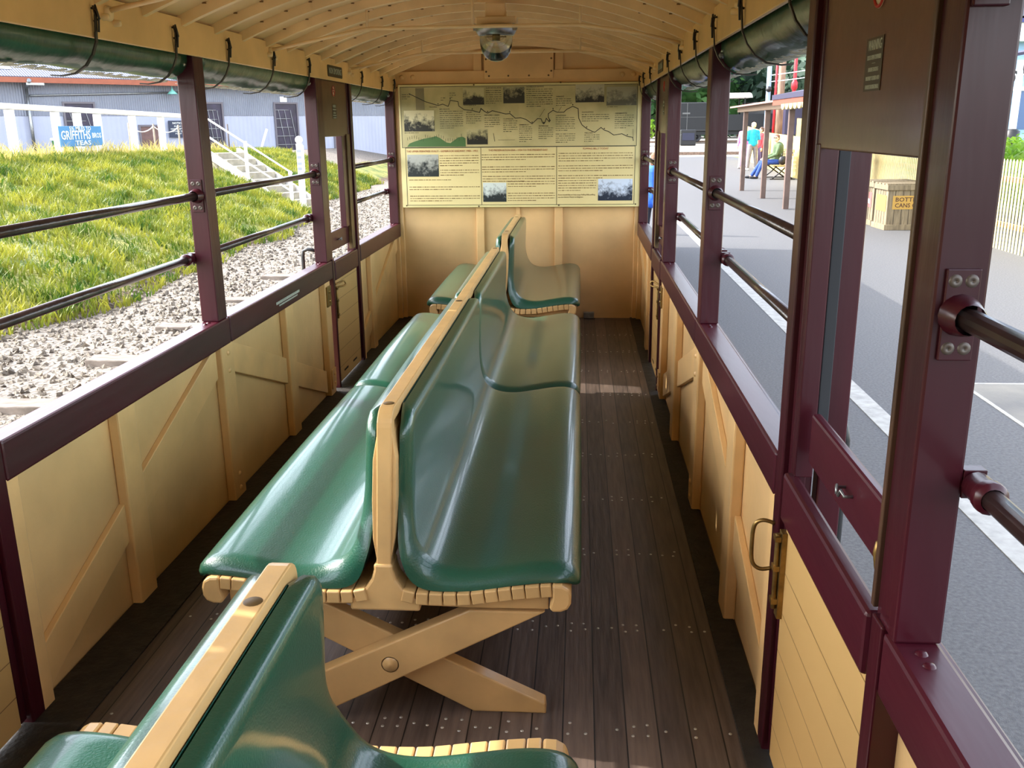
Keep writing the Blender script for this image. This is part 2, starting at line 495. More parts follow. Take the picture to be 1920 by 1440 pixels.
# --- guard rails belong to the window openings
wi = 0
def window(s, a, b, ea=True, eb=True):
    global wi
    wi += 1
    e = empty('window_%d' % wi, (SX(s, 0.03), a, ZS)); tag(e, kind='structure')
    loc = Vector(e.location)
    for ox, z in ((0.033, 1.204), (0.082, 0.975)):
        mb = MB().cyl((SX(s, ox), a+0.02, z), (SX(s, ox), b-0.02, z), 0.0145, 14)
        o = mb.build('guard_rail', PIPE, e, off=loc); o.location = (0, 0, 0)
    return e
for s in (-1, 1):
    window(s, Y0, 1.172); window(s, 1.955, 3.32); window(s, 3.41, 4.875); window(s, 5.645, 6.92)

# --- doors
dn = 0
PL = wave_mat('horizontal_door_planks', (218, 180, 112), (206, 168, 102), 'Z', 0.0975, 0.4, 0.5, 0.003)
def plank_mat():
    m = bpy.data.materials.new('door_planks'); m.use_nodes = True
    nt = m.node_tree; n = nt.nodes; l = nt.links; b = n['Principled BSDF']
    tc = n.new('ShaderNodeTexCoord'); sx = n.new('ShaderNodeSeparateXYZ'); l.new(tc.outputs['Object'], sx.inputs[0])
    d = n.new('ShaderNodeMath'); d.operation = 'DIVIDE'; d.inputs[1].default_value = 0.098; l.new(sx.outputs['Z'], d.inputs[0])
    fr = n.new('ShaderNodeMath'); fr.operation = 'FRACT'; l.new(d.outputs[0], fr.inputs[0])
    gp = n.new('ShaderNodeMath'); gp.operation = 'GREATER_THAN'; gp.inputs[1].default_value = 0.03; l.new(fr.outputs[0], gp.inputs[0])
    mx = n.new('ShaderNodeMix'); mx.data_type = 'RGBA'; l.new(gp.outputs[0], mx.inputs['Factor'])
    mx.inputs['A'].default_value = lin((134, 100, 54)); mx.inputs['B'].default_value = lin((200, 162, 102)); l.new(mx.outputs['Result'], b.inputs['Base Color'])
    bp = n.new('ShaderNodeBump'); bp.inputs['Strength'].default_value = 0.5; bp.inputs['Distance'].default_value = 0.004
    l.new(gp.outputs[0], bp.inputs['Height']); l.new(bp.outputs[0], b.inputs['Normal'])
    b.inputs['Roughness'].default_value = 0.4
    return m
PL = plank_mat()
STRIPB = mat('worn_channel_brass', (116, 90, 48), 0.5, metal=0.2, rgb2=(52, 36, 22), vscale=18, stretch=(1, 1, 0.4))
STICK = mat('sticker_dark_green', (58, 48, 30), 0.5)
REDST = mat('prohibition_red', (176, 40, 30), 0.5)
CREAMST = mat('sticker_cream', (222, 206, 176), 0.5)
def door(s, a, b):
    """carriage door, hinge edge a .. b along the wall"""
    global dn
    dn += 1
    e = empty('door_%d' % dn, (SX(s, 0.02), a, 0.0)); tag(e, kind='structure')
    inv = Vector((-e.location.x, -e.location.y, -e.location.z))
    def part(mb, name, m, bevel=0.003, parent=None, **k):
        o = mb.build(name, m, parent or e, bevel, **k)
        if parent is None: o.location = inv
        return o
    t = 0.035
    st = MB(); sbox(st, s, 0.012, 0.045, a+0.005, a+(0.045 if a > 3 else 0.031), 0.72, 1.76); part(st, 'stile', MAROON)
    st = MB()
    if a > 3:
        sbox(st, s, 0.016, 0.05, b-0.19, b-0.10, 0.87, 1.40)
    else:
        sbox(st, s, 0.012, 0.05, b-0.06, b-0.0305, 0.72, 1.40)
    sbox(st, s, 0.012, 0.045, b-0.03, b-0.004, 0.02, 1.76); part(st, 'stile', MAROON)
    ch = MB()
    if a > 3: sbox(ch, s, 0.008, 0.03, b-0.10, b-0.025, 0.73, 1.40); part(ch, 'window_channel', STRIPB, 0.002)
    else: sbox(ch, s, 0.051, 0.074, b-0.055, b-0.008, 0.74, 1.40); part(ch, 'weather_strip', mat('grey_felt_strip', (34, 36, 40), 0.7), 0.002)
    if a < 3: ch = MB(); sbox(ch, s, 0.006, 0.03, a+0.032, a+0.045, 0.73, 1.76); part(ch, 'window_channel', mat('brown_channel', (74, 50, 36), 0.35, var=0.25, vscale=20, stretch=(1, 1, 0.2)), 0.002)
    if a < 3: ob = MB(); sbox(ob, s, 0.0745, 0.127, b-0.012, b+0.03, 0.30, 1.74); part(ob, 'outer_batten', MAROON, 0.004)
    tp = MB(); sbox(tp, s, 0.014, 0.026, a+0.02, b-0.035, 1.39, 1.76); tpp = part(tp, 'top_panel', BROWN, 0.003)
    lb = MB(); sbox(lb, s, 0.03, 0.05, a+0.03, b-0.09, 0.765, 0.872); lbo = part(lb, 'drop_board', MAROONR, 0.006)
    sg = 1 if s < 0 else -1
    hk = MB()
    ym = (a+b)/2-0.05
    for dy in (-0.022, 0.022):
        hk.tube([(SX(s, 0.03), ym+dy, 0.818), (SX(s, 0.015), ym+dy, 0.818), (SX(s, 0.012), ym+dy*0.6, 0.826), (SX(s, 0.01), ym+dy*0.2, 0.812)], 0.003, 6)
    hk.build('pull_hook', METAL, lbo)
    wrl = MB(); sbox(wrl, s, -0.004, 0.026, a+0.03, b-0.03, 0.612, 0.722); part(wrl, 'waist_rail', MAROONR, 0.008)
    pp = MB(); sbox(pp, s, 0.012, 0.03, a+0.005, b-0.03, 0.015, 0.625); ppo = part(pp, 'plank_panel', PL, 0.002)
    sl = MB()
    for k in (0.32, 0.68):
        yy = a+(b-a)*k; sbox(sl, s, 0.0105, 0.013, yy-0.045, yy+0.045, 0.058, 0.068)
    sl.split('drain_slot', DARKSLOT, ppo)
    # latch: slide bolt plate and ring handle
    la = MB(); yl = a+0.02 if a > 3 or s < 0 else b-0.035
    sbox(la, s, 0.0, 0.012, yl-0.014, yl+0.014, 0.38, 0.585)
    la.cyl((SX(s, -0.006), yl, 0.40), (SX(s, -0.006), yl, 0.58), 0.006, 8)
    for z in (0.42, 0.50, 0.57): sbox(la, s, -0.014, 0.0, yl-0.012, yl+0.012, z-0.006, z+0.006)
    lo = part(la, 'slide_bolt', BRASS, 0.001)
    rg = MB()
    if a < 3 and s > 0:
        yb = b+0.03; zc = 0.52
        pts = [(SX(s, 0.0), yb, zc-0.055), (SX(s, -0.025), yb+0.005, zc-0.06), (SX(s, -0.042), yb+0.01, zc-0.045), (SX(s, -0.045), yb+0.012, zc), (SX(s, -0.042), yb+0.01, zc+0.045), (SX(s, -0.025), yb+0.005, zc+0.06), (SX(s, 0.0), yb, zc+0.055)]
    else:
        yb = yl; zc = 0.575
        pts = [(SX(s, 0.0), yb, zc), (SX(s, -0.02), yb+0.01, zc+0.004), (SX(s, -0.04), yb+0.035, zc+0.006), (SX(s, -0.045), yb+0.055, zc+0.015), (SX(s, -0.035), yb+0.05, zc+0.03), (SX(s, -0.012), yb+0.02, zc+0.022), (SX(s, 0.0), yb, zc+0.018)]
    if len(pts) == 7:
        q3 = [Vector(p) for p in pts]; sm3 = []
        for k in range(len(q3)-1):
            p0, p1, p2, p3 = q3[max(k-1, 0)], q3[k], q3[k+1], q3[min(k+2, len(q3)-1)]
            for t in (0, 0.25, 0.5, 0.75): sm3.append(0.5*((2*p1)+(p2-p0)*t+(2*p0-5*p1+4*p2-p3)*t*t+(3*p1-p0-3*p2+p3)*t**3))
        pts = sm3+[q3[-1]]
    rg.tube(pts, 0.0048, 8)
    rg.build('ring_handle', BRASS, lo)
    # hooked brass catch by the drop board
    cb = MB(); yc = b-0.075 if a > 3 else a+0.075
    cb.tube([(SX(s, 0.03), yc, 0.755), (SX(s, 0.022), yc, 0.775), (SX(s, 0.018), yc, 0.80), (SX(s, 0.02), yc, 0.815), (SX(s, 0.03), yc, 0.82)], [0.004, 0.006, 0.006, 0.006, 0.005], 10)
    part(cb, 'hook_catch', BRASS, 0)
    # stickers on the top panel
    rt = (0, 1, 0) if s < 0 else (0, -1, 0)
    ys = a+0.28 if a > 3 else a+0.30
    xw = SX(s, 0.0135)
    dsk = MB()
    dsk.lathe([(0.0, 0.0005*sg), (0.029, 0.0005*sg), (0.029, 0.0)], (xw, ys, 1.635), 'x', 28)
    so = dsk.build('no_smoking_sticker', CREAMST, tpp)
    rr = MB(); n = 28
    rr.tube([(xw+0.001*sg, ys+0.026*math.cos(2*math.pi*k/n), 1.635+0.026*math.sin(2*math.pi*k/n)) for k in range(n)], 0.0028, 6, closed=True)
    d = 0.018
    rr.tube([(xw+0.001*sg, ys-d*(-1 if s > 0 else 1), 1.635+d), (xw+0.001*sg, ys+d*(-1 if s > 0 else 1), 1.635-d)], 0.0022, 6)
    rr.build('red_ring', REDST, so)
    cg = MB(); cg.box(xw+0.0006*sg, xw+0.0012*sg, ys-0.016, ys+0.016, 1.640, 1.645); cg.box(xw+0.0006*sg, xw+0.0012*sg, ys-0.016, ys+0.016, 1.628, 1.633)
    cg.build('cigarette_symbol', BLACKM, so)
    bk = MB(); bk.box(xw, xw+0.0006*sg, ys-0.04, ys+0.045, 1.485, 1.565); bko = bk.build('warning_sticker', STICK, tpp)
    tl = []
    for tt, z, sz, w in (('WARNING', 1.553, 0.022, 0.066), ('DOOR OPENS OUTWARD', 1.535, 0.010, 0.068), ('—', 1.527, 0.008, 0.016), ('ENSURE DOOR IS', 1.517, 0.009, 0.05), ('PROPERLY CLOSED AND', 1.504, 0.009, 0.068), ('HANDLE IS HORIZONTAL', 1.491, 0.009, 0.068)):
        tl.append(text('warning_text', tt, sz, (xw+0.0009*sg, ys, z), rt, (0, 0, 1), GREYG, None, width=w))
    join('lettering', tl, bko)
    # outside grab handle
    gy = b+0.07 if a < 3 else a-0.06
    if s > 0 and a > 3: return e
    gh = MB().tube([(SX(s, 0.066), gy, 0.79), (SX(s, 0.12), gy, 0.80), (SX(s, 0.145), gy, 0.79), (SX(s, 0.15), gy, 0.76), (SX(s, 0.15), gy, 0.5), (SX(s, 0.145), gy, 0.3), (SX(s, 0.08), gy, 0.28)], 0.010, 10)
    part(gh, 'grab_handle', BLACKM, 0)
    return e
for s in (-1, 1):
    door(s, 1.25, 1.90); door(s, 4.995, 5.60)

# --- end walls
def gable(y0, y1, z0=0.0):
    poly = [(-0.07, z0), (1.87, z0)]+[(-0.07+1.94*(1-i/20), arch(-0.07+1.94*(1-i/20), .03)) for i in range(21)]
    return MB().prism(poly, 'y', y0, y1)
we = gable(7.0, 7.05).build('wall_end', CREAMW); tag(we, kind='structure')
wb = gable(Y0-0.05, Y0).build('wall_back', CREAMW); tag(wb, kind='structure')
for x0, x1 in ((0.585, 0.645), (1.175, 1.235)):
    MB().box(x0, x1, 6.975, 7.0, 0.0, 0.88).build('batten', CREAM, we, 0.004)
    MB().box(x0, x1, 6.975, 7.0, 1.80, arch(x0, -0.0)).build('batten', CREAM, we, 0.004)
MB().box(0.885, 0.915, 6.985, 7.0, 0.0, 0.88).build('batten', CREAM, we, 0.003)
MB().box(0.0, 1.8, 6.97, 7.0, 1.735, 1.825).build('cross_beam', CREAM, we, 0.004)
b_ = MB()
for x in (0.06, 0.14, 1.66, 1.74): b_.lathe([(0, -0.012), (0.014, -0.009), (0.018, 0)], (x, 6.97, 1.785), 'y', 10)
b_.split('coach_bolt', CREAM, we)
cvp = MB().box(0.665, 1.165, 6.955, 6.97, 1.765, 1.965)
cvo = cvp.build('cover_board', CREAM, we, 0.003)
q = MB()
for x, z in [(0.70, 1.785), (0.84, 1.785), (0.99, 1.785), (1.13, 1.785), (0.68, 1.815), (1.15, 1.815), (0.68, 1.9), (1.15, 1.9)]:
    q.lathe([(0, -0.002), (0.006, -0.0015), (0.007, 0)], (x, 6.955, z), 'y', 8)
q.split('screw_head', STRIPB, cvo)
for x in (0.0, 1.77):
    MB().box(x, x+0.03, 6.97, 7.0, 0.0, 1.735).build('corner_batten', CREAM, we, 0.003)
bx = MB().box(1.40, 1.48, 6.95, 7.0, 0.005, 0.05).build('floor_vent_box', METAL, we, 0.003)

# ================================================================== INFORMATION BOARD
def CX(cx): return 0.035+(cx-48)/1820*1.783
def CZ(cy): return 1.732-(cy-110)/925*0.877
board = empty('information_board', (0.93, 6.96, 0.853)); tag(board, 'long cream and green map board with railway history text filling the end wall', 'information board')
binv = -Vector(board.location)
def bp(mb, name, m, parent=None, bevel=0, **k):
    o = mb.build(name, m, parent or board, bevel, **k)
    if parent is None: o.location = binv
    return o
YB = 6.935
backing = bp(MB().box(0.035, 1.818, YB, 6.965, 0.853, 1.732), 'backing', mat('board_cream', (226, 212, 150), 0.35, var=0.03, vscale=3, coat=0.3), None, 0.002)
MAPM = mat('map_mottled_olive', (160, 152, 102), 0.4, rgb2=(206, 192, 138), vscale=2.6, detail=7, coat=0.3, thresh=(0.40, 0.60))
mp_ = bp(MB().box(CX(62), CX(1818), YB-0.001, YB, CZ(578), CZ(128)), 'map_panel', MAPM)
txp = bp(MB().box(CX(85), CX(1812), YB-0.001, YB, CZ(1020), CZ(580)), 'text_panel', mat('text_panel_cream', (226, 208, 148), 0.4, var=0.03, vscale=2, coat=0.3))
INK = mat('printed_black_ink', (36, 36, 26), 0.5)
INKB = mat('printed_brown_ink', (92, 62, 28), 0.5)
INKR = mat('printed_rust_ink', (156, 74, 30), 0.5)
ln = MB(); T = 0.0022
def frm(x0, x1, z0, z1, t=0.003):
    ln.box(x0, x1, YB-T, YB, z1-t, z1); ln.box(x0, x1, YB-T, YB, z0, z0+t); ln.box(x0, x0+t, YB-T, YB, z0, z1); ln.box(x1-t, x1, YB-T, YB, z0, z1)
frm(CX(62), CX(1820), CZ(578), CZ(126)); frm(CX(85), CX(1812), CZ(1020), CZ(578))
for cx in (658, 1228): ln.box(CX(cx)-0.0015, CX(cx)+0.0015, YB-T, YB, CZ(1020), CZ(578))
bp(ln, 'border_lines', INK)
def ribbon(mb, pts, w, y):
    for (x0, z0), (x1, z1) in zip(pts, pts[1:]):
        d = Vector((x1-x0, z1-z0)); L = d.length
        if L < 1e-6: continue
        d /= L; nx, nz = -d.y*w/2, d.x*w/2; ex, ez = d.x*w*0.3, d.y*w*0.3
        mb.prism([(x0-ex+nx, z0-ez+nz), (x1+ex+nx, z1+ez+nz), (x1+ex-nx, z1+ez-nz), (x0-ex-nx, z0-ez-nz)], 'y', y, y+0.0006)
route = [(130,175),(250,235),(345,265),(380,255),(420,272),(430,250),(437,228),(495,238),(500,270),(540,298),(600,305),(655,320),(665,290),(690,312),(715,325),(750,308),(790,318),(850,333),(880,330),(920,365),(960,362),(1000,375),(1045,408),(1085,370),(1112,372),(1122,400),(1132,410),(1142,395),(1150,368),(1160,380),(1172,395),(1180,385),(1165,362),(1165,335),(1200,310),(1230,325),(1280,325),(1300,305),(1345,283),(1385,300),(1390,370),(1415,420),(1450,448),(1490,468),(1510,475),(1555,440),(1580,460),(1610,470),(1650,497),(1710,488),(1750,508),(1790,515),(1795,540)]
rm = MB(); ribbon(rm, [(CX(a), CZ(b)) for a, b in route], 0.0048, YB-0.0024)
for i, (a, b) in enumerate(route):
    if i % 4 == 2: rm.lathe([(0, -0.0008), (0.0042, -0.0006), (0.0042, 0)], (CX(a), YB-0.0022, CZ(b-12)), 'y', 8)
ribbon(rm, [(CX(1100), CZ(360)), (CX(1138), CZ(300))], 0.002, YB-0.0022); ribbon(rm, [(CX(1240), CZ(320)), (CX(1262), CZ(285))], 0.002, YB-0.0022)
ribbon(rm, [(CX(755), CZ(475)), (CX(765), CZ(535))], 0.003, YB-0.0022); ribbon(rm, [(CX(790), CZ(525)), (CX(915), CZ(525))], 0.002, YB-0.0022)
ribbon(rm, [(CX(1791), CZ(455)), (CX(1793), CZ(515))], 0.002, YB-0.0022)
bp(rm, 'route_line', INK)
hill = MB().prism([(CX(a), CZ(b)) for a, b in [(100,570),(120,545),(160,530),(230,510),(290,500),(320,492),(350,505),(400,540),(430,545),(490,503),(520,498),(545,510),(545,572)]], 'y', YB-0.002, YB-0.001)
bp(hill, 'height_profile', mat('map_green', (74, 110, 58), 0.5))
tk = MB()
for i in range(26):
    cx = 105+i*17; zt = R_.uniform(465, 505); tk.box(CX(cx), CX(cx)+0.0016, YB-0.0024, YB-0.001, CZ(zt+30), CZ(zt+8))
bp(tk, 'profile_ticks', INK)
gb = MB().box(CX(178), CX(243), YB-0.0016, YB-0.001, CZ(295), CZ(135)); bp(gb, 'map_shading', mat('map_grey_band', (132, 124, 92), 0.5))
def photo_mat(i, sky_at, c0, c1):
    m = bpy.data.materials.new('printed_photo'); m.use_nodes = True
    nt = m.node_tree; n = nt.nodes; l = nt.links; b = n['Principled BSDF']
    tc = n.new('ShaderNodeTexCoord'); mpn = n.new('ShaderNodeMapping'); mpn.inputs['Location'].default_value = (i*3.1, 0, i*1.7); l.new(tc.outputs['Object'], mpn.inputs[0])
    nz = n.new('ShaderNodeTexNoise'); nz.inputs['Scale'].default_value = 22; nz.inputs['Detail'].default_value = 8; nz.inputs['Roughness'].default_value = 0.7; l.new(mpn.outputs[0], nz.inputs[0])
    sx = n.new('ShaderNodeSeparateXYZ'); l.new(tc.outputs['Generated'], sx.inputs[0])
    ml = n.new('ShaderNodeMath'); ml.operation = 'MULTIPLY_ADD'; ml.inputs[1].default_value = 0.42; ml.inputs[2].default_value = -sky_at*0.42
    l.new(sx.outputs['Z'], ml.inputs[0])
    ad = n.new('ShaderNodeMath'); ad.operation = 'ADD'; l.new(ml.outputs[0], ad.inputs[0]); l.new(nz.outputs['Fac'], ad.inputs[1])
    cr = n.new('ShaderNodeValToRGB'); cr.color_ramp.elements[0].position = 0.40; cr.color_ramp.elements[1].position = 0.62
    cr.color_ramp.elements[0].color = lin(c0); cr.color_ramp.elements[1].color = lin(c1); l.new(ad.outputs[0], cr.inputs[0]); l.new(cr.outputs[0], b.inputs['Base Color'])
    b.inputs['Roughness'].default_value = 0.4
    return m
PH = [(85,300,313,455,.45,(34,34,26),(214,206,166)),(533,140,690,262,.5,(38,38,26),(196,188,140)),(833,135,990,255,.75,(44,44,32),(176,170,130)),(1365,125,1575,255,.45,(42,40,30),(188,182,148)),
      (1592,145,1812,280,.42,(98,96,78),(168,164,132)),(556,443,712,557,.6,(32,32,24),(190,180,132)),(97,630,335,798,.55,(30,38,38),(176,178,168)),(670,848,847,995,.5,(24,34,36),(214,222,216)),(1540,825,1797,990,.5,(22,36,56),(208,220,236))]
for i, (a, b, c, d, k, c0, c1) in enumerate(PH):
    o = bp(MB().box(CX(a), CX(c), YB-0.0028, YB-0.001, CZ(d), CZ(b)), 'printed_photograph', photo_mat(i, k, c0, c1))
# small print: words too small to read, drawn as broken rows
def rows(mb, x0, x1, y0, y1, step, h=7, fill=1.0, last=0.6):
    cy = y0
    n = int((y1-y0)/step)+1
    for r in range(n):
        end = x1 if r < n-1 else x0+(x1-x0)*last
        cx = x0
        while cx < end-4:
            w = R_.choice((8, 12, 16, 22, 28, 34))
            e2 = min(cx+w, end)
            hh = h*R_.uniform(0.6, 1.0)
            mb.box(CX(cx), CX(e2), YB-0.0020, YB-0.001, CZ(cy+hh/2), CZ(cy-hh/2))
            cx = e2+R_.uniform(3.5, 6)
        cy += step
sp1 = MB()
for (a, b, c, d) in [(355,308,530,440),(552,335,665,410),(690,362,805,435),(830,385,935,465),(948,430,1045,545),(1092,440,1202,530),(1220,365,1365,465),(1220,485,1365,555),(1412,345,1618,402),(1432,495,1545,555),(1655,352,1795,460),(703,160,820,265),(1003,155,1197,290),(1222,228,1340,275),(432,175,480,208),(75,182,140,222),(365,210,400,235),(85,466,260,470),(535,266,690,268),(1600,290,1730,292)]:
    rows(sp1, a, c, b, d, 15.5, 5.0)
bp(sp1, 'map_small_print', mat('small_print_ink', (84, 80, 52), 0.5), kind='stuff')
sp2 = MB()
for (a, b, c, d) in [(345,640,640,715),(347,750,642,806),(105,824,642,842),(105,878,645,915),(108,948,645,1003),
                     (664,636,1215,692),(665,728,1217,766),(668,800,1215,838),(858,840,1215,892),(858,930,1215,1000),
                     (1242,630,1795,688),(1240,724,1797,762),(1240,798,1795,818),(1240,836,1525,912)]:
    rows(sp2, a, c, b, d, 18.7, 6.0)
bp(sp2, 'column_small_print', mat('small_print_brown', (120, 92, 48), 0.5), kind='stuff')
def btext(s, cx, cy, w, h, m, name='heading'):
    o = text(name, s, h, (CX(cx), YB-0.0024, CZ(cy)), (1, 0, 0), (0, 0, 1), m, board, width=w/1820*1.783)
    o.location = binv
    return o
btext('THE UPPER FERNTREE GULLY - GEMBROOK RAILWAY 1900 - 1953', 365, 606, 540, 0.019, INKR)
btext('THE PRESERVATION ERA - 1954 TO THE PRESENT DAY', 938, 603, 445, 0.019, INKR)
btext('PUFFING BILLY TODAY', 1518, 597, 190, 0.019, INKR)
for s_, cx, cy, w in (('BELGRAVE', 392, 293, 75), ('SELBY', 577, 318, 45), ('MENZIES CREEK', 747, 341, 115), ('CLEMATIS', 868, 370, 75), ('EMERALD', 985, 415, 70), ('NOBELIUS', 1130, 425, 70), ('LAKESIDE', 1258, 349, 75),
                      ('WRIGHT', 1253, 211, 60), ('COCKATOO', 1455, 327, 85), ('FIELDER', 1465, 480, 60), ('GEMBROOK', 1702, 338, 88), ('TECOMA', 307, 276, 60), ('LANDSLIDE', 762, 141, 112), ('NOBELIUS SIDING', 1068, 137, 128)):
    btext(s_, cx, cy, w, 0.013, INK, 'place_name')
btext('If you would like to help keep Puffing Billy puffing,', 1380, 944, 280, 0.014, INKB, 'caption_line')
btext('see the Station Master at Belgrave.', 1335, 962, 190, 0.014, INKB, 'caption_line')
q = MB()
for cx, cy in [(40,130),(615,117),(1255,108),(1850,100),(78,1022),(635,1030),(1245,1025),(1822,1018)]: q.lathe([(0, -0.003), (0.005, -0.002), (0.006, 0)], (CX(cx), YB, CZ(cy)), 'y', 8)
for o in q.split('fixing_screw', STRIPB, board): o.location = binv

# ================================================================== BENCHES
prof = [(0.928, 0.802), (0.945, 0.797), (0.955, 0.78), (0.958, 0.70), (0.960, 0.60), (0.968, 0.52), (0.985, 0.465), (1.015, 0.432), (1.06, 0.415), (1.12, 0.413), (1.19, 0.424), (1.26, 0.435), (1.31, 0.437), (1.345, 0.428), (1.365, 0.408), (1.371, 0.385), (1.366, 0.372)]
core = [(0.920, 0.802), (0.925, 0.792), (0.928, 0.78), (0.929, 0.70), (0.928, 0.60), (0.932, 0.50), (0.945, 0.44), (0.965, 0.395), (1.0, 0.374), (1.06, 0.371), (1.13, 0.376), (1.20, 0.389), (1.265, 0.398), (1.30, 0.401), (1.34, 0.397), (1.352, 0.385), (1.350, 0.374)]
def resample(P, n):
    P = [Vector((a, b)) for a, b in P]; d = [0]
    for a, b in zip(P, P[1:]): d.append(d[-1]+(b-a).length)
    out = []
    for i in range(n):
        t = d[-1]*i/(n-1); k = 0
        while k < len(d)-2 and d[k+1] < t: k += 1
        u = (t-d[k])/(d[k+1]-d[k]); u = min(1, max(0, u))
        p0 = P[max(k-1, 0)]; p1 = P[k]; p2 = P[k+1]; p3 = P[min(k+2, len(P)-1)]
        out.append(0.5*((2*p1)+(p2-p0)*u+(2*p0-5*p1+4*p2-p3)*u*u+(3*p1-p0-3*p2+p3)*u**3))
    return out
def cushion(side, y0, y1, back_near, back_far, rnear=0.085):
    """L-shaped vinyl pad; side +1 right of the back, -1 left. back_* = set-back of the backrest corner at each end"""
    nu, nv = 60, 46
    A = resample(core, nu); B = resample(prof, nu)
    L = 0.90; vs = []; top = {}; bot = {}
    def sx(x): return x if side > 0 else 1.8-x
    for i in range(nu):
        u = i/(nu-1); dist = u*L
        # upper corners of the backrest are rounded, plus set-back
        def setb(sb, r):
            o = 0.0
            if dist < 0.42: o = sb*(0.5+0.5*math.cos(math.pi*min(1, max(0, (dist-0.22)/0.20))))
            if dist < r: o += r*(1-math.sqrt(max(0, 1-(1-dist/r)**2)))
            d2 = L-dist
            if d2 < 0.07: o += 0.05*(1-math.sqrt(max(0, 1-(1-d2/0.07)**2)))
            return o
        ya = y0+setb(back_near, rnear); yb = y1-setb(back_far, rnear)
        for j in range(nv):
            # denser near the ends
            t = j/(nv-1); t = 0.5-0.5*math.cos(math.pi*t)
            y = ya+(yb-ya)*t
            e = min(y-ya, yb-y, dist*0.9+0.004, (L-dist)*1.0+0.001)
            r = 0.036
            h = math.sqrt(max(0.0, 1-(1-min(1, e/r))**2))
            bulge = 1.0+0.10*math.sin(math.pi*t)
            p = A[i]+(B[i]-A[i])*h*bulge
            top[i, j] = len(vs); vs.append((sx(p.x), y, p.y))
    for i in range(nu):
        for j in range(nv):
            y = vs[top[i, j]][1]
            bot[i, j] = len(vs); vs.append((sx(A[i].x), y, A[i].y))
    fs = []
    for i in range(nu-1):
        for j in range(nv-1):
            fs.append((top[i, j], top[i+1, j], top[i+1, j+1], top[i, j+1]))
            fs.append((bot[i, j], bot[i, j+1], bot[i+1, j+1], bot[i+1, j]))
    mb = MB(); mb.add(vs, fs, True)
    return mb
def mirror(poly): return [(1.8-x, z) for x, z in poly]
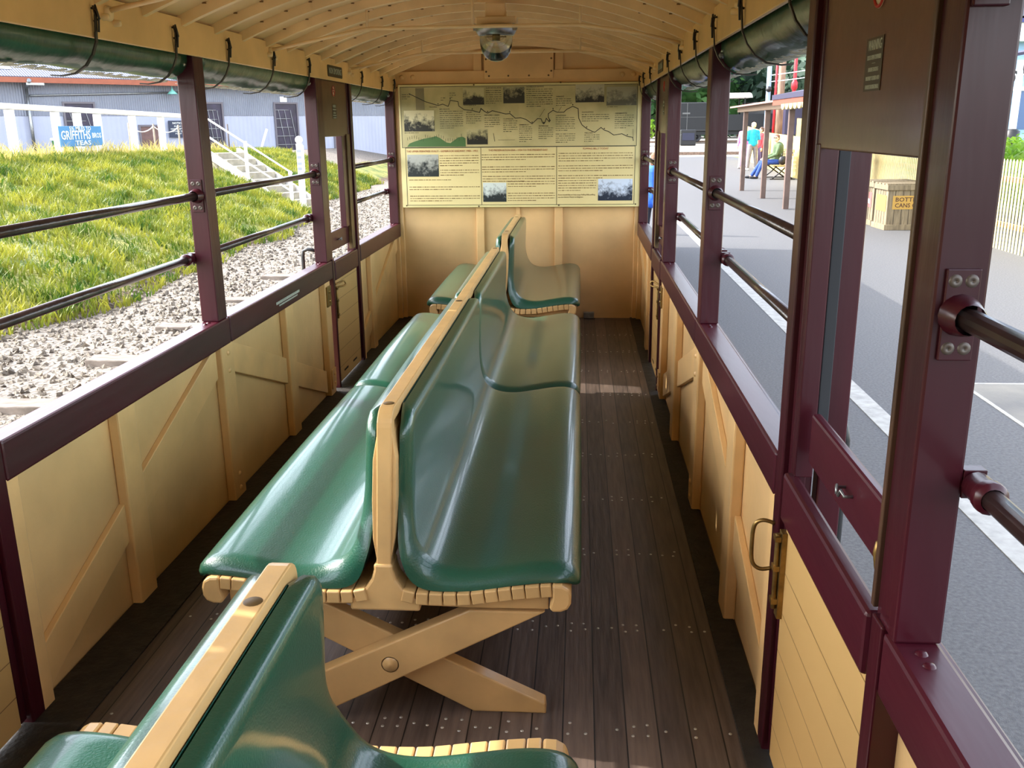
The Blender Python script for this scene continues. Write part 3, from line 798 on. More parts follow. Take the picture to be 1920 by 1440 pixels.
def bench(name, label, y0, y1, backs, pads, legs, bolts, side_back=(0.02, 0.02), show_core=True):
    e = empty(name, (0.9, y0, 0.0)); tag(e, label, 'bench')
    inv = -Vector(e.location)
    def lean(mb):
        mb.v = [(x+max(0.0, z-0.45)*0.055, y, z) for x, y, z in mb.v]; return mb
    def part(mb, nm, m, bevel=0.0, **k):
        if nm in ('cushion', 'back_frame', 'back_board'): lean(mb)
        o = mb.build(nm, m, e, bevel, **k); o.location = inv; return o
    # slats
    S = resample([(0.945, 0.378), (0.975, 0.371), (1.03, 0.369), (1.10, 0.372), (1.17, 0.383), (1.24, 0.393), (1.30, 0.399)], 12)
    for sd in (1, -1):
        mb = MB()
        for a, b in zip(S, S[1:]):
            d = (b-a).normalized(); n = Vector((-d.y, d.x)); g = d*0.0012
            q = [a+g, b-g, b-g-n*0.031, a+g-n*0.031]
            poly = [(p.x, p.y) for p in q]
            if sd < 0: poly = mirror(poly)
            mb.prism(poly, 'y', y0-0.022, y1)
        part(mb, 'seat_slats', BENCHC, 0.003)
        nose = [(1.301, 0.399), (1.325, 0.398), (1.342, 0.388), (1.347, 0.37), (1.346, 0.35), (1.338, 0.336), (1.322, 0.329), (1.302, 0.328), (1.294, 0.338), (1.301, 0.366)]
        mb = MB().prism(nose if sd > 0 else mirror(nose), 'y', y0-0.022, y1)
        part(mb, 'front_slat', BENCHC, 0.006)
    for k, yl in enumerate(legs):
        # curved knee bracket, bearer, crossed legs
        knee = [(0.815, 0.318), (0.985, 0.318), (0.985, 0.345), (0.965, 0.362), (0.945, 0.378), (0.93, 0.40), (0.923, 0.425), (0.923, 0.44), (0.877, 0.44), (0.877, 0.425), (0.87, 0.40), (0.855, 0.378), (0.835, 0.362), (0.815, 0.345)]
        part(MB().prism(knee, 'y', yl-0.016, yl+0.05), 'knee_bracket', BENCHC, 0.006)
        for sd in (1, -1):
            br = [(0.965, 0.338), (1.10, 0.339), (1.24, 0.358), (1.292, 0.366), (1.292, 0.318), (1.10, 0.317), (0.965, 0.320)]
            part(MB().prism(br if sd > 0 else mirror(br), 'y', yl+0.012, yl+0.046), 'bearer', BENCHC, 0.002)
        lg = [(1.285, 0.313), (1.10, 0.313), (0.517, 0.028), (0.515, 0.0), (0.70, 0.0)]
        part(MB().prism(lg, 'y', yl+0.006, yl+0.05), 'leg', BENCHC, 0.004)
        part(MB().prism(mirror(lg), 'y', yl+0.0505, yl+0.092), 'leg', BENCHC, 0.004)
        part(MB().lathe([(0, -0.006), (0.006, -0.005), (0.010, -0.0015), (0.0195, -0.001), (0.020, 0.0), (0.022, 0.0)], (0.9, yl+0.006, 0.157), 'y', 24), 'leg_bolt', BENCHC)
    # backrest frame: post at each end and the top rail, rounded corners
    for (ba, bb) in backs:
        r = 0.042; P = []
        cs = 6
        P += [(ba, 0.42)]
        P += [(ba+r-r*math.cos(math.pi/2*i/cs), 0.822-r+r*math.sin(math.pi/2*i/cs)) for i in range(cs+1)]
        P += [(bb-r+r*math.sin(math.pi/2*i/cs), 0.822-r+r*math.cos(math.pi/2*i/cs)) for i in range(cs+1)]
        P += [(bb, 0.42), (bb-0.03, 0.42), (bb-0.03, 0.77), (bb-0.05, 0.79), (ba+0.05, 0.79), (ba+0.03, 0.77), (ba+0.03, 0.42)]
        # built as a strip of quads (outer / inner)
        outer = P[:2*cs+4]; mb = MB()
        pts_o = outer; pts_i = []
        for (y, z) in pts_o:
            pts_i.append((min(max(y, ba+0.034), bb-0.034), min(z, 0.787)))
        n = len(pts_o)
        vs = []
        for (y, z) in pts_o: vs += [(0.8825, y, z), (0.9175, y, z)]
        for (y, z) in pts_i: vs += [(0.8825, y, z), (0.9175, y, z)]
        fs = []
        for i in range(n-1):
            a0, a1, b0, b1 = 2*i, 2*i+1, 2*i+2, 2*i+3; c = 2*n
            fs += [(a0, a1, b1, b0), (c+a0, c+b0, c+b1, c+a1), (a0, b0, c+b0, c+a0), (a1, c+a1, c+b1, b1)]
        fs += [(0, 2*n, 2*n+1, 1), (2*n-2, 2*n-1, 4*n-1, 4*n-2)]
        mb.add(vs, fs); part(mb, 'back_frame', BENCHC, 0.003)
        # bulged wooden backing between the pads
        mb = MB()
        for sd in (1, -1):
            poly = [(0.9, 0.42), (0.915, 0.43), (0.926, 0.50), (0.9285, 0.60), (0.927, 0.70), (0.918, 0.76), (0.9, 0.79)]
            mb.prism(poly if sd > 0 else mirror(poly), 'y', ba+0.006, bb-0.006)
        part(mb, 'back_board', BENCHC, 0.002)
    bl = MB()
    for yy in bolts: bl.lathe([(0, 0.0012), (0.012, 0.001), (0.0135, 0)], (0.9, yy, 0.822), 'z', 16)
    for o in lean(bl).split('bolt_hole', STRIPB, e): o.location = inv
    for sd in (1, -1):
        for (pa, pb, n0, n1) in pads:
            part(cushion(sd, pa, pb, n0, n1), 'cushion', VINYL, fix=False)
    return e
bench('long_bench', 'long double-sided green vinyl bench with cream crossed legs, in the middle of the carriage', 1.965, 5.0, [(1.955, 4.88)], [(1.955, 3.545, 0.04, 0.0), (3.555, 5.03, 0.0, 0.12)], [1.965, 3.45, 4.85], [2.01, 3.30, 4.79])
bench('short_bench', 'short double-sided green vinyl bench nearest the end wall map', 5.47, 6.92, [(5.44, 6.72)], [(5.46, 6.93, 0.02, 0.14)], [5.47, 6.7], [5.60, 6.5])
bench('near_bench', 'double-sided green vinyl bench closest to the camera, cut off by the bottom edge', -0.6, 1.39, [(-0.55, 1.235)], [(-0.6, 1.335, 0.04, 0.075)], [-0.5, 1.2], [1.088])

# ================================================================== LAMP
lamp = empty('ceiling_lamp', (0.985, 4.3, 1.86)); tag(lamp, 'round ceiling lamp with a clear glass dome under the cream roof ribs', 'lamp')
linv = -Vector(lamp.location)
def lp(mb, name, m, bevel=0):
    o = mb.build(name, m, lamp, bevel); o.location = linv; return o
c = (0.985, 4.3, 0)
lp(MB().box(0.90, 1.08, 4.24, 4.36, 1.862, 1.895).box(0.94, 1.03, 4.27, 4.33, 1.895, 1.955), 'mounting_block', CEIL, 0.006)
lp(MB().lathe([(0.0, 1.862), (0.093, 1.862), (0.096, 1.855), (0.088, 1.838), (0.078, 1.822), (0.074, 1.822), (0.07, 1.83), (0.0, 1.835)], c, 'z', 40), 'metal_rim', METAL)
dome = [(0.072, 1.826), (0.073, 1.80), (0.070, 1.775), (0.062, 1.75), (0.048, 1.73), (0.028, 1.717), (0.0, 1.712)]
dome_in = [(0.0, 1.715), (0.026, 1.72), (0.0455, 1.7325), (0.059, 1.752), (0.067, 1.776), (0.07, 1.80), (0.069, 1.826)]
lp(MB().lathe(dome+dome_in, c, 'z', 40), 'glass_dome', GLASS)
lp(MB().cyl((0.985, 4.3, 1.835), (0.985, 4.3, 1.80), 0.008, 12).box(0.965, 1.005, 4.295, 4.305, 1.812, 1.816), 'lamp_holder', BRASS)
for k in range(2):
    sgn = -1 if k else 1
    lp(MB().box(0.985+sgn*0.085-0.006, 0.985+sgn*0.085+0.006, 4.205, 4.222, 1.835, 1.862), 'rim_clip', METAL, 0.001)

# ================================================================== ROLLED BLINDS AND STRAPS
def blind(s, a, b, label):
    n = 26; m = max(8, int((b-a)/0.06)); vs = []; fs = []
    cxo, cz = 0.105, 1.69
    ph = R_.uniform(0, 6)
    for j in range(m+1):
        y = a+(b-a)*j/m
        for k in range(n):
            t = 2*math.pi*k/n
            r = 0.083+0.005*math.sin(2*t+ph+y*1.3)+0.004*math.sin(3*t+ph*2-y*0.8)+0.003*math.sin(y*14+2*t)*math.sin(t)+(0.008 if k == 4 else 0)
            vs.append((SX(s, cxo+r*math.cos(t)), y, cz+r*math.sin(t)))
    for j in range(m):
        for k in range(n): fs.append((j*n+k, j*n+(k+1) % n, (j+1)*n+(k+1) % n, (j+1)*n+k))
    mb = MB(); mb.add(vs, fs, True)
    mb.f.append(list(range(n))); mb.sm.append(False); mb.f.append([m*n+k for k in range(n)]); mb.sm.append(False)
    e = empty('rolled_blind', (SX(s, cxo), a, cz)); tag(e, label, 'blind', 'rolled green canvas blinds')
    inv = -Vector(e.location)
    o = mb.build('canvas_roll', CANVAS, e, 0); o.location = inv
    # pale frayed hem along the underside and a flap line
    h = MB(); yy = a+0.01
    while yy < b-0.02:
        w = R_.uniform(0.012, 0.03); rr = 0.0895+R_.uniform(-.001, .002)
        t0 = -1.42+R_.uniform(-.03, .03); t1 = -1.75-R_.uniform(0, .22)
        P = []
        for t in (t0, (t0+t1)/2, t1): P.append((SX(s, cxo+rr*math.cos(t)), cz+rr*math.sin(t)))
        for t in (t1, (t0+t1)/2, t0): P.append((SX(s, cxo+(rr+.0015)*math.cos(t)), cz+(rr+.0015)*math.sin(t)))
        h.prism(P, 'y', yy, yy+w); yy += w+(R_.uniform(0, .012) if R_.random() < .4 else 0)
    o = h.build('frayed_hem', HEM, e); o.location = inv
    for yb in (a+0.015, b-0.015):
        hd = MB()
        hd.cyl((SX(s, 0.045), yb, 1.70), (SX(s, 0.03), yb, 1.66), 0.009, 8); hd.ball((SX(s, 0.03), yb, 1.658), 0.012, 10, 6)
        hd.box(SX(s, 0.02), SX(s, 0.06), yb-0.012, yb+0.012, 1.655, 1.662)
        o = hd.build('end_fitting', METAL, e); o.location = inv
    return e
for s in (-1, 1):
    w = SIDE[s]
    blind(s, Y0+0.05, 1.165, 'rolled green canvas blind above the %s window nearest the camera' % w)
    blind(s, 1.965, 3.31, 'rolled green canvas blind above the %s opening between near door and middle post' % w)
    blind(s, 3.42, 4.865, 'rolled green canvas blind above the %s opening between middle post and far door' % w)
    blind(s, 5.655, 6.91, 'rolled green canvas blind above the %s opening beside the end wall' % w)
NTH = ['first', 'second', 'third', 'fourth', 'fifth', 'sixth', 'seventh', 'eighth', 'ninth', 'tenth']
for s in (-1, 1):
    ys = [0.7, 2.05, 2.62, 3.14, 3.62, 4.15, 4.70, 5.84, 6.44, 6.86]
    for i, yy in enumerate(ys):
        mb = MB(); j = R_.uniform(-.012, .012)
        path = [(-0.021, 1.768), (-0.024, 1.745), (-0.020, 1.70), (-0.018, 1.672), (-0.004, 1.64), (0.018, 1.612), (0.05, 1.592), (0.09, 1.586), (0.12, 1.588)]
        for k in range(len(path)-1):
            (o0, z0), (o1, z1) = path[k], path[k+1]
            d = Vector((o1-o0, z1-z0)).normalized(); n = Vector((-d.y, d.x))*0.002
            P = [(SX(s, o0+n.x), z0+n.y), (SX(s, o1+n.x), z1+n.y), (SX(s, o1-n.x), z1-n.y), (SX(s, o0-n.x), z0-n.y)]
            k0 = j*k/6; w2 = 0.006
            mb.prism(P, 'y', yy-w2+k0, yy+w2+k0)
        mb.tube([(SX(s, -0.0145), yy, 1.762), (SX(s, -0.03), yy-0.006, 1.758), (SX(s, -0.03), yy+0.006, 1.735), (SX(s, -0.0145), yy+0.004, 1.728)], 0.0035, 6)
        mb.tube([(SX(s, -0.028), yy-0.006, 1.77), (SX(s, -0.028), yy+0.008, 1.74), (SX(s, -0.026), yy+0.003, 1.70)], 0.003, 6)
        o = mb.build('blind_strap', STRAP, off=(SX(s, 0), yy, 1.768))
        tag(o, 'thin black leather strap looped under the %s blinds, %s from the near end' % (SIDE[s], NTH[i]), 'strap', 'leather straps holding the blinds')

# NON SMOKING plates on the fascias
for s in (-1, 1):
    e = empty('sign_plate', (SX(s, -0.013), 5.23, 1.735))
    tag(e, 'small dark oval-cornered non smoking plate on the %s fascia above the far door' % SIDE[s], 'sign')
    inv = -Vector(e.location); sg = 1 if s < 0 else -1
    hw, hh, r = 0.155, 0.030, 0.012
    P = []
    for cx_, cz_, a0 in ((hw-r, hh-r, 0), (-hw+r, hh-r, 90), (-hw+r, -hh+r, 180), (hw-r, -hh+r, 270)):
        for k in range(5):
            t = math.radians(a0+22.5*k); P.append((5.23+cx_+r*math.cos(t), 1.733+cz_+r*math.sin(t)))
    o = MB().prism(P, 'x', SX(s, -0.013), SX(s, -0.016)).build('plate', mat('sign_black', (34, 30, 14), 0.4), e, 0.0005); o.location = inv
    o = text('lettering', 'NON SMOKING', 0.045, (SX(s, -0.0166), 5.23, 1.733), (0, 1 if s < 0 else -1, 0), (0, 0, 1), GREYG, e, width=0.26); o.location = inv
# small worn lettering on the left waist rail
q = MB(); y = 3.98
while y < 4.32:
    w = R_.uniform(.006, .022); q.box(0.0042, 0.0048, y, y+w, 0.672, 0.684); y += w+0.004
y = 4.02
while y < 4.30:
    w = R_.uniform(.006, .022); q.box(0.0042, 0.0048, y, y+w, 0.66, 0.667); y += w+0.004
rl = q.build('worn_stencil_marks', GREYG, wl, kind='stuff')

# ================================================================== OUTSIDE: GROUND
GP = -0.30           # platform level
def grid(name, xs, ys, zf, m, kind='structure'):
    vs = [(x, y, zf(x, y)) for y in ys for x in xs]; n = len(xs); fs = []
    for j in range(len(ys)-1):
        for i in range(n-1): fs.append((j*n+i, j*n+i+1, (j+1)*n+i+1, (j+1)*n+i))
    mb = MB(); mb.add(vs, fs, True); o = mb.build(name, m, fix=False)
    if kind: o['kind'] = kind
    return o
def lsp(a, b, n): return [a+(b-a)*i/(n-1) for i in range(n)]
ASPH = mat('asphalt', (78, 78, 80), 0.8, rgb2=(100, 100, 101), vscale=60, detail=8, bump=0.5, bscale=260, spec=0.3)
plat = MB().box(2.25, 9.6, -12, 52, -0.9, GP).build('platform', ASPH); tag(plat, kind='structure')
LINEM = mat('worn_white_line', (146, 144, 138), 0.6, var=0.1, vscale=18)
pl = MB().box(3.135, 3.27, -8, 52, GP, GP+0.004).build('platform_line', LINEM, plat)
CONC = mat('worn_concrete', (120, 116, 106), 0.7, rgb2=(86, 84, 82), vscale=2.5, detail=8, bump=0.2, bscale=80)
cs_ = MB()
for y in (6.25, 4.35):
    pass
cs_.box(4.0, 6.4, 4.6, 6.25, GP, GP+0.003); cs_.build('concrete_slab', CONC, plat)
cj = MB(); cj.box(3.99, 6.4, 6.25, 6.28, GP, GP+0.004); cj.box(3.97, 4.0, 4.6, 6.28, GP, GP+0.004); cj.build('slab_joint', LINEM, plat)
sj = MB()
for y in (19.6, 22.6, 25.3): sj.box(5.6, 7.6, y-0.02, y+0.02, GP, GP+0.003)
sj.split('asphalt_seam', mat('dark_seam', (70, 70, 72), 0.8), plat)
YARDM = mat('pale_yard_gravel', (158, 152, 142), 0.85, rgb2=(130, 124, 116), vscale=14, detail=8, bump=0.6, bscale=60)
yard = grid('yard_ground', [-2.0, 2, 6, 12, 20, 40, 90], [52, 55, 57, 60, 70, 90, 140], lambda x, y: GP if y < 56 else GP+min(0.5, (y-56)*0.1), YARDM)
rightg = grid('garden_ground', [9.6, 14, 24, 60, 120], [-20, 0, 20, 40, 52], lambda x, y: GP, mat('garden_soil', (112, 108, 70), 0.9, rgb2=(84, 104, 46), vscale=1.5))
for y, zz in ((55.0, GP), (56.4, GP+0.02)):
    MB().box(-2, 40, y, y+0.07, zz, zz+0.11).build('track_rail', mat('rusty_steel', (112, 92, 78), 0.5, metal=0.4, var=0.2, vscale=9), yard)
for y in (65.0, 66.0):
    MB().box(-2, 40, y, y+0.07, 0.2, 0.31).build('track_rail', MATS['rusty_steel'], yard)

# ---- left side: ballast, bank
GRAV = mat('ballast_gravel', (142, 134, 124), 0.9, rgb2=(196, 190, 180), vscale=26, detail=6, bump=1.0, bscale=36, thresh=(0.35, 0.62))
def toe(y):
    t = -4.15+0.12*math.sin(y*0.7)+0.1*math.sin(y*1.9+1)
    if y > 17: t -= min(1.6, (y-17)*0.16)
    return t
def topz(y): return 0.93-0.016*max(0, y-18) if y < 34 else 0.67-0.01*(y-34)
def gz(x, y):
    t = toe(y); tz = topz(y)
    if x > t: z = -0.52+0.02*math.sin(x*3+y)
    elif x > -9.3:
        u = (t-x)/(t+9.3); z = -0.52+(tz+0.47)*(u**0.8)
    else:
        back = max(0.0, -9.9-x)
        z = tz-0.05-min(0.4, back*0.035)
    return z
xsl = lsp(-40, -10.5, 10)+lsp(-10.2, -4.6, 40)+lsp(-4.5, -3.6, 14)+lsp(-3.4, 2.25, 12)
ysl = lsp(-14, 2, 6)+lsp(2.5, 34, 90)+lsp(35, 90, 20)
def groundmat():
    m = bpy.data.materials.new('bank_and_ballast'); m.use_nodes = True
    nt = m.node_tree; n = nt.nodes; l = nt.links; b = n['Principled BSDF']
    at = n.new('ShaderNodeAttribute'); at.attribute_name = 'grassy'
    tc = n.new('ShaderNodeTexCoord')
    n1 = n.new('ShaderNodeTexNoise'); n1.inputs['Scale'].default_value = 22; n1.inputs['Detail'].default_value = 6; l.new(tc.outputs['Object'], n1.inputs[0])
    vo = n.new('ShaderNodeTexVoronoi'); vo.inputs['Scale'].default_value = 24; l.new(tc.outputs['Object'], vo.inputs['Vector'])
    c1 = n.new('ShaderNodeValToRGB'); c1.color_ramp.elements[0].position = 0.32; c1.color_ramp.elements[1].position = 0.66
    c1.color_ramp.elements[0].color = lin((78, 70, 60)); c1.color_ramp.elements[1].color = lin((140, 130, 118)); l.new(n1.outputs['Fac'], c1.inputs[0])
    n2 = n.new('ShaderNodeTexNoise'); n2.inputs['Scale'].default_value = 2.2; n2.inputs['Detail'].default_value = 7; l.new(tc.outputs['Object'], n2.inputs[0])
    c2 = n.new('ShaderNodeValToRGB'); c2.color_ramp.elements[0].position = 0.35; c2.color_ramp.elements[1].position = 0.65
    c2.color_ramp.elements[0].color = lin((84, 98, 40)); c2.color_ramp.elements[1].color = lin((142, 136, 66)); l.new(n2.outputs['Fac'], c2.inputs[0])
    soil = n.new('ShaderNodeMix'); soil.data_type = 'RGBA'; soil.inputs['A'].default_value = lin((94, 76, 54)); l.new(c2.outputs[0], soil.inputs['B'])
    rg = n.new('ShaderNodeMapRange'); rg.inputs['From Min'].default_value = 0.5; rg.inputs['From Max'].default_value = 0.75; l.new(at.outputs['Fac'], rg.inputs['Value']); l.new(rg.outputs[0], soil.inputs['Factor'])
    ad = n.new('ShaderNodeMath'); ad.operation = 'MULTIPLY_ADD'; ad.inputs[1].default_value = 0.5; ad.inputs[2].default_value = -0.25; l.new(n2.outputs['Fac'], ad.inputs[0])
    sm = n.new('ShaderNodeMath'); sm.operation = 'ADD'; l.new(ad.outputs[0], sm.inputs[0]); l.new(at.outputs['Fac'], sm.inputs[1])
    r2 = n.new('ShaderNodeMapRange'); r2.inputs['From Min'].default_value = 0.2; r2.inputs['From Max'].default_value = 0.45; l.new(sm.outputs[0], r2.inputs['Value'])
    mx = n.new('ShaderNodeMix'); mx.data_type = 'RGBA'; l.new(r2.outputs[0], mx.inputs['Factor']); l.new(c1.outputs[0], mx.inputs['A']); l.new(soil.outputs['Result'], mx.inputs['B'])
    l.new(mx.outputs['Result'], b.inputs['Base Color'])
    bp_ = n.new('ShaderNodeBump'); bp_.inputs['Strength'].default_value = 0.8; bp_.inputs['Distance'].default_value = 0.03
    l.new(vo.outputs['Distance'], bp_.inputs['Height']); l.new(bp_.outputs[0], b.inputs['Normal']); b.inputs['Roughness'].default_value = 0.9
    return m
bank = grid('ground', xsl, ysl, gz, groundmat())
att = bank.data.attributes.new('grassy', 'FLOAT', 'POINT')
vals = []
for v in bank.data.vertices:
    d = toe(v.co.y)-v.co.x
    vals.append(0.0 if (d < -0.25 or v.co.x < -10.0 or (v.co.y > 30 and v.co.x < -7.4)) else min(1.0, (d+0.25)/0.7))
att.data.foreach_set('value', vals)

# stones lying on the ballast: far too many to count
def stones():
    V = []; F = []; o = 0
    base = np.array([(1,0,0),(-1,0,0),(0,1,0),(0,-1,0),(0,0,1),(0,0,-1)], float)
    fc = [(0,2,4),(2,1,4),(1,3,4),(3,0,4),(2,0,5),(1,2,5),(3,1,5),(0,3,5)]
    for i in range(15000):
        y = 3.5+26*(rng.random()**1.5); x = -0.9+rng.random()*(toe(y)+0.7)
        x = min(-0.7, x)
        s_ = 0.012+0.026*rng.random()**2
        z = gz(x, y)
        sc_ = s_*(0.6+0.8*rng.random(3)); p = base*(1+0.25*(rng.random((6, 1))-.5))*sc_
        a = rng.random()*6.28; b = rng.random()*0.8
        ca, sa, cb, sb = math.cos(a), math.sin(a), math.cos(b), math.sin(b)
        Rm = np.array([[ca, -sa*cb, sa*sb], [sa, ca*cb, -ca*sb], [0, sb, cb]])
        q_ = p@Rm.T+np.array([x, y, z+s_*0.2])
        V.append(q_); F += [(a_+o, b_+o, c_+o) for a_, b_, c_ in fc]; o += 6
    me = bpy.data.meshes.new('ballast_stones'); me.from_pydata(np.concatenate(V).tolist(), [], F)
    me.materials.append(mat('ballast_stone', (68, 60, 50), 0.85, rgb2=(140, 130, 114), vscale=9, detail=3, thresh=(0.36, 0.62)))
    ob = bpy.data.objects.new('ballast_stones', me); col.objects.link(ob)
    tag(ob, 'loose grey ballast stones covering the ground beside the carriage', 'gravel', kind='stuff')
stones()

def blades(name, n, posf, hf, wf, m, label, cat='grass'):
    V = np.zeros((n*5, 3)); F = []
    for i in range(n):
        x, y, z = posf(); h = hf(x, y); w = wf(); a = rng.random()*6.283; l_ = h*(0.2+0.7*rng.random()); b = rng.random()*6.283
        dx, dy = math.cos(a)*w, math.sin(a)*w; lx, ly = math.cos(b)*l_, math.sin(b)*l_
        V[i*5:i*5+5] = [(x-dx, y-dy, z-0.02), (x+dx, y+dy, z-0.02), (x-dx*.8+lx*.35, y-dy*.8+ly*.35, z+h*.6), (x+dx*.8+lx*.35, y+dy*.8+ly*.35, z+h*.6), (x+lx, y+ly, z+h)]
        F += [(5*i, 5*i+1, 5*i+3, 5*i+2), (5*i+2, 5*i+3, 5*i+4)]
    me = bpy.data.meshes.new(name); me.from_pydata(V.tolist(), [], F); me.materials.append(m)
    ob = bpy.data.objects.new(name, me); col.objects.link(ob); tag(ob, label, cat, kind='stuff')
    return ob
def leafy(name, rgb, rgb2, scale, sub=0.35):
    m = mat(name, rgb, 0.55, rgb2=rgb2, vscale=scale, detail=6, thresh=(0.36, 0.64), spec=0.3)
    nt = m.node_tree; n = nt.nodes; l = nt.links; b = n['Principled BSDF']
    tr = n.new('ShaderNodeBsdfTranslucent'); mx = n.new('ShaderNodeMixShader'); mx.inputs[0].default_value = sub
    src = b.inputs['Base Color'].links[0].from_socket; l.new(src, tr.inputs[0])
    l.new(b.outputs[0], mx.inputs[1]); l.new(tr.outputs[0], mx.inputs[2]); l.new(mx.outputs[0], n['Material Output'].inputs[0])
    return m
GRASS = leafy('grass_blades', (60, 92, 26), (156, 154, 54), 1.9)
NZ = [rng.random((64, 64)) for _ in range(2)]
def vnoise(x, y, k, sc_):
    u, v = (x*sc_) % 63, (y*sc_) % 63; i, j = int(u), int(v); a, b = u-i, v-j; A_ = NZ[k]
    a, b = a*a*(3-2*a), b*b*(3-2*b)
    return A_[i, j]*(1-a)*(1-b)+A_[i+1, j]*a*(1-b)+A_[i, j+1]*(1-a)*b+A_[i+1, j+1]*a*b
def gpos():
    while True:
        y = 2.5+31*rng.random()**1.15; x = toe(y)+0.12-rng.random()*(toe(y)+10.6)
        if rng.random() < 0.25+1.2*(0.6*vnoise(x, y, 0, 3.1)+0.4*vnoise(x, y, 1, 7.3)-0.32):
            # keep clear of the stairs
            ux, uy = x+5.0, y-21.9; L = 3.65; dx_, dy_ = -2.9/L, 2.2/L
            t = ux*dx_+uy*dy_; d = abs(ux*dy_-uy*dx_)
            if -0.3 < t < L+.2 and d < 0.5: continue
            return x, y, gz(x, y)
blades('bank_grass', 90000, gpos, lambda x, y: 0.05+0.15*rng.random()*(0.35+vnoise(x, y, 0, 3.1)), lambda: 0.006+0.008*rng.random(), GRASS, 'bright green tufted grass covering the sloping bank beyond the ballast')
def wpos():
    y = 14+16*rng.random(); x = -9.4-1.6*rng.random()
    return x, y, gz(x, y)
blades('bank_top_weeds', 2600, wpos, lambda x, y: 0.15+0.3*rng.random()**2, lambda: 0.006+0.008*rng.random(), leafy('dry_weeds', (150, 140, 66), (206, 186, 110), 3), 'straw coloured weeds growing along the top of the bank under the white fence', 'weeds')
# sleepers half buried beside the carriage
slm = mat('weathered_sleeper', (136, 124, 112), 0.85, rgb2=(84, 74, 64), vscale=6, stretch=(1, 8, 1), bump=0.4, bscale=30)
for i, y in enumerate((6.2, 7.5, 8.9, 10.4, 12.1)):
    o = MB().box(-2.9, -1.1, y-0.11, y+0.11, -0.57, -0.475).build('railway_sleeper', slm, off=(-2.0, y, -0.5), bevel=0.01)
    o.rotation_euler = (0, 0, R_.uniform(-.06, .06))
    tag(o, 'grey wooden sleeper end poking out of the ballast, %s from the near end' % NTH[i], 'sleeper', 'sleepers in the ballast')

# ---- white fence on the bank with the tea sign
WF = mat('white_fence_paint', (240, 238, 236), 0.5, var=0.03, vscale=5)
fe = empty('post_and_rail_fence', (-10.3, 15.0, topz(15))); tag(fe, 'white timber fence with a flat top rail along the top of the bank', 'fence')
finv = -Vector(fe.location)
fy = [12.2, 13.9, 15.5, 17.2, 18.8, 20.5, 21.42, 22.35, 24.15, 25.85, 27.5]
for y in fy:
    z0 = gz(-10.3, y)-0.1; z1 = 1.87-0.0125*max(0, y-18)
    o = MB().box(-10.36, -10.22, y-0.075, y+0.075, z0, z1).build('fence_post', WF, fe, 0.006); o.location = finv
rl_ = MB()
def fz(y): return 1.985-0.0130*(y-18.5)
rl_.add([(-10.39, 12, fz(12)-.11), (-10.19, 12, fz(12)-.11), (-10.19, 12, fz(12)), (-10.39, 12, fz(12)), (-10.39, 27.65, fz(27.65)-.11), (-10.19, 27.65, fz(27.65)-.11), (-10.19, 27.65, fz(27.65)), (-10.39, 27.65, fz(27.65))],
        [(0, 1, 2, 3), (7, 6, 5, 4), (0, 4, 5, 1), (1, 5, 6, 2), (2, 6, 7, 3), (3, 7, 4, 0)])
o = rl_.build('top_rail', WF, fe, 0.008); o.location = finv
tsn = empty('tea_sign', (-10.2, 21.36, 1.31)); tag(tsn, 'blue enamel sign with white lettering about teas fixed to the white fence', 'sign')
ti = -Vector(tsn.location)
o = MB().box(-10.215, -10.195, 20.42, 22.30, 1.085, 1.535).build('panel', mat('enamel_blue', (74, 132, 178), 0.35, var=0.04, vscale=4), tsn, 0.004); o.location = ti
for s_, z, h, w, yc in (('5½ MILES TO', 1.475, 0.10, 0.95, 21.32), ('GRIFFITHS', 1.325, 0.215, 1.28, 21.10), ('BROS', 1.315, 0.13, 0.42, 22.03), ('TEAS', 1.155, 0.115, 0.70, 21.38)):
    o = text('lettering', s_, h*1.25, (-10.19, yc, z), (0, 1, 0), (0, 0, 1), WHITEL, tsn, width=w, kindlabel='bold', thick=0.004); o.location = ti

# ---- corrugated shed
SA = Vector((-18.8, 31.88)); SD = Vector((0.6521, 0.7581)); SN = Vector((0.7581, -0.6521))
shed = empty('goods_shed', (SA.x, SA.y, 0.3)); tag(shed, 'long pale blue grey corrugated iron shed behind the grassy bank', 'building')
shed.rotation_euler = (0, 0, math.atan2(SD.y, SD.x))
shed_up = wave_mat('corrugated_iron_upper', (126, 130, 144), (152, 156, 168), 'X', 0.09, 0.55, 0.8, 0.03)
shed_lo = wave_mat('corrugated_iron_lower', (154, 158, 176), (172, 176, 192), 'X', 0.19, 0.55, 0.25, 0.02)
def sh(mb, name, m, bevel=0, parent=None):   # local: x along wall, y towards the railway is negative
    o = mb.build(name, m, parent or shed, bevel); return o
Z = -0.3
sh(MB().box(-14, 24, 0.0, 0.12, 1.95+Z, 3.3+Z), 'upper_wall', shed_up)
sh(MB().box(-14, 24, 0.02, 0.14, -0.6+Z, 1.97+Z), 'lower_wall', shed_lo)
rf = MB(); rf.add([(-14.5, -0.45, 3.22+Z), (24.5, -0.45, 3.22+Z), (24.5, 7.0, 6.4+Z), (-14.5, 7.0, 6.4+Z), (-14.5, -0.45, 3.27+Z), (24.5, -0.45, 3.27+Z), (24.5, 7.0, 6.45+Z), (-14.5, 7.0, 6.45+Z)],
     [(0, 3, 2, 1), (4, 5, 6, 7), (0, 1, 5, 4), (1, 2, 6, 5), (2, 3, 7, 6), (3, 0, 4, 7)])
rfo = sh(rf, 'roof', wave_mat('dark_iron_roof', (74, 78, 96), (96, 100, 116), 'X', 0.09, 0.6, 0.6, 0.03))
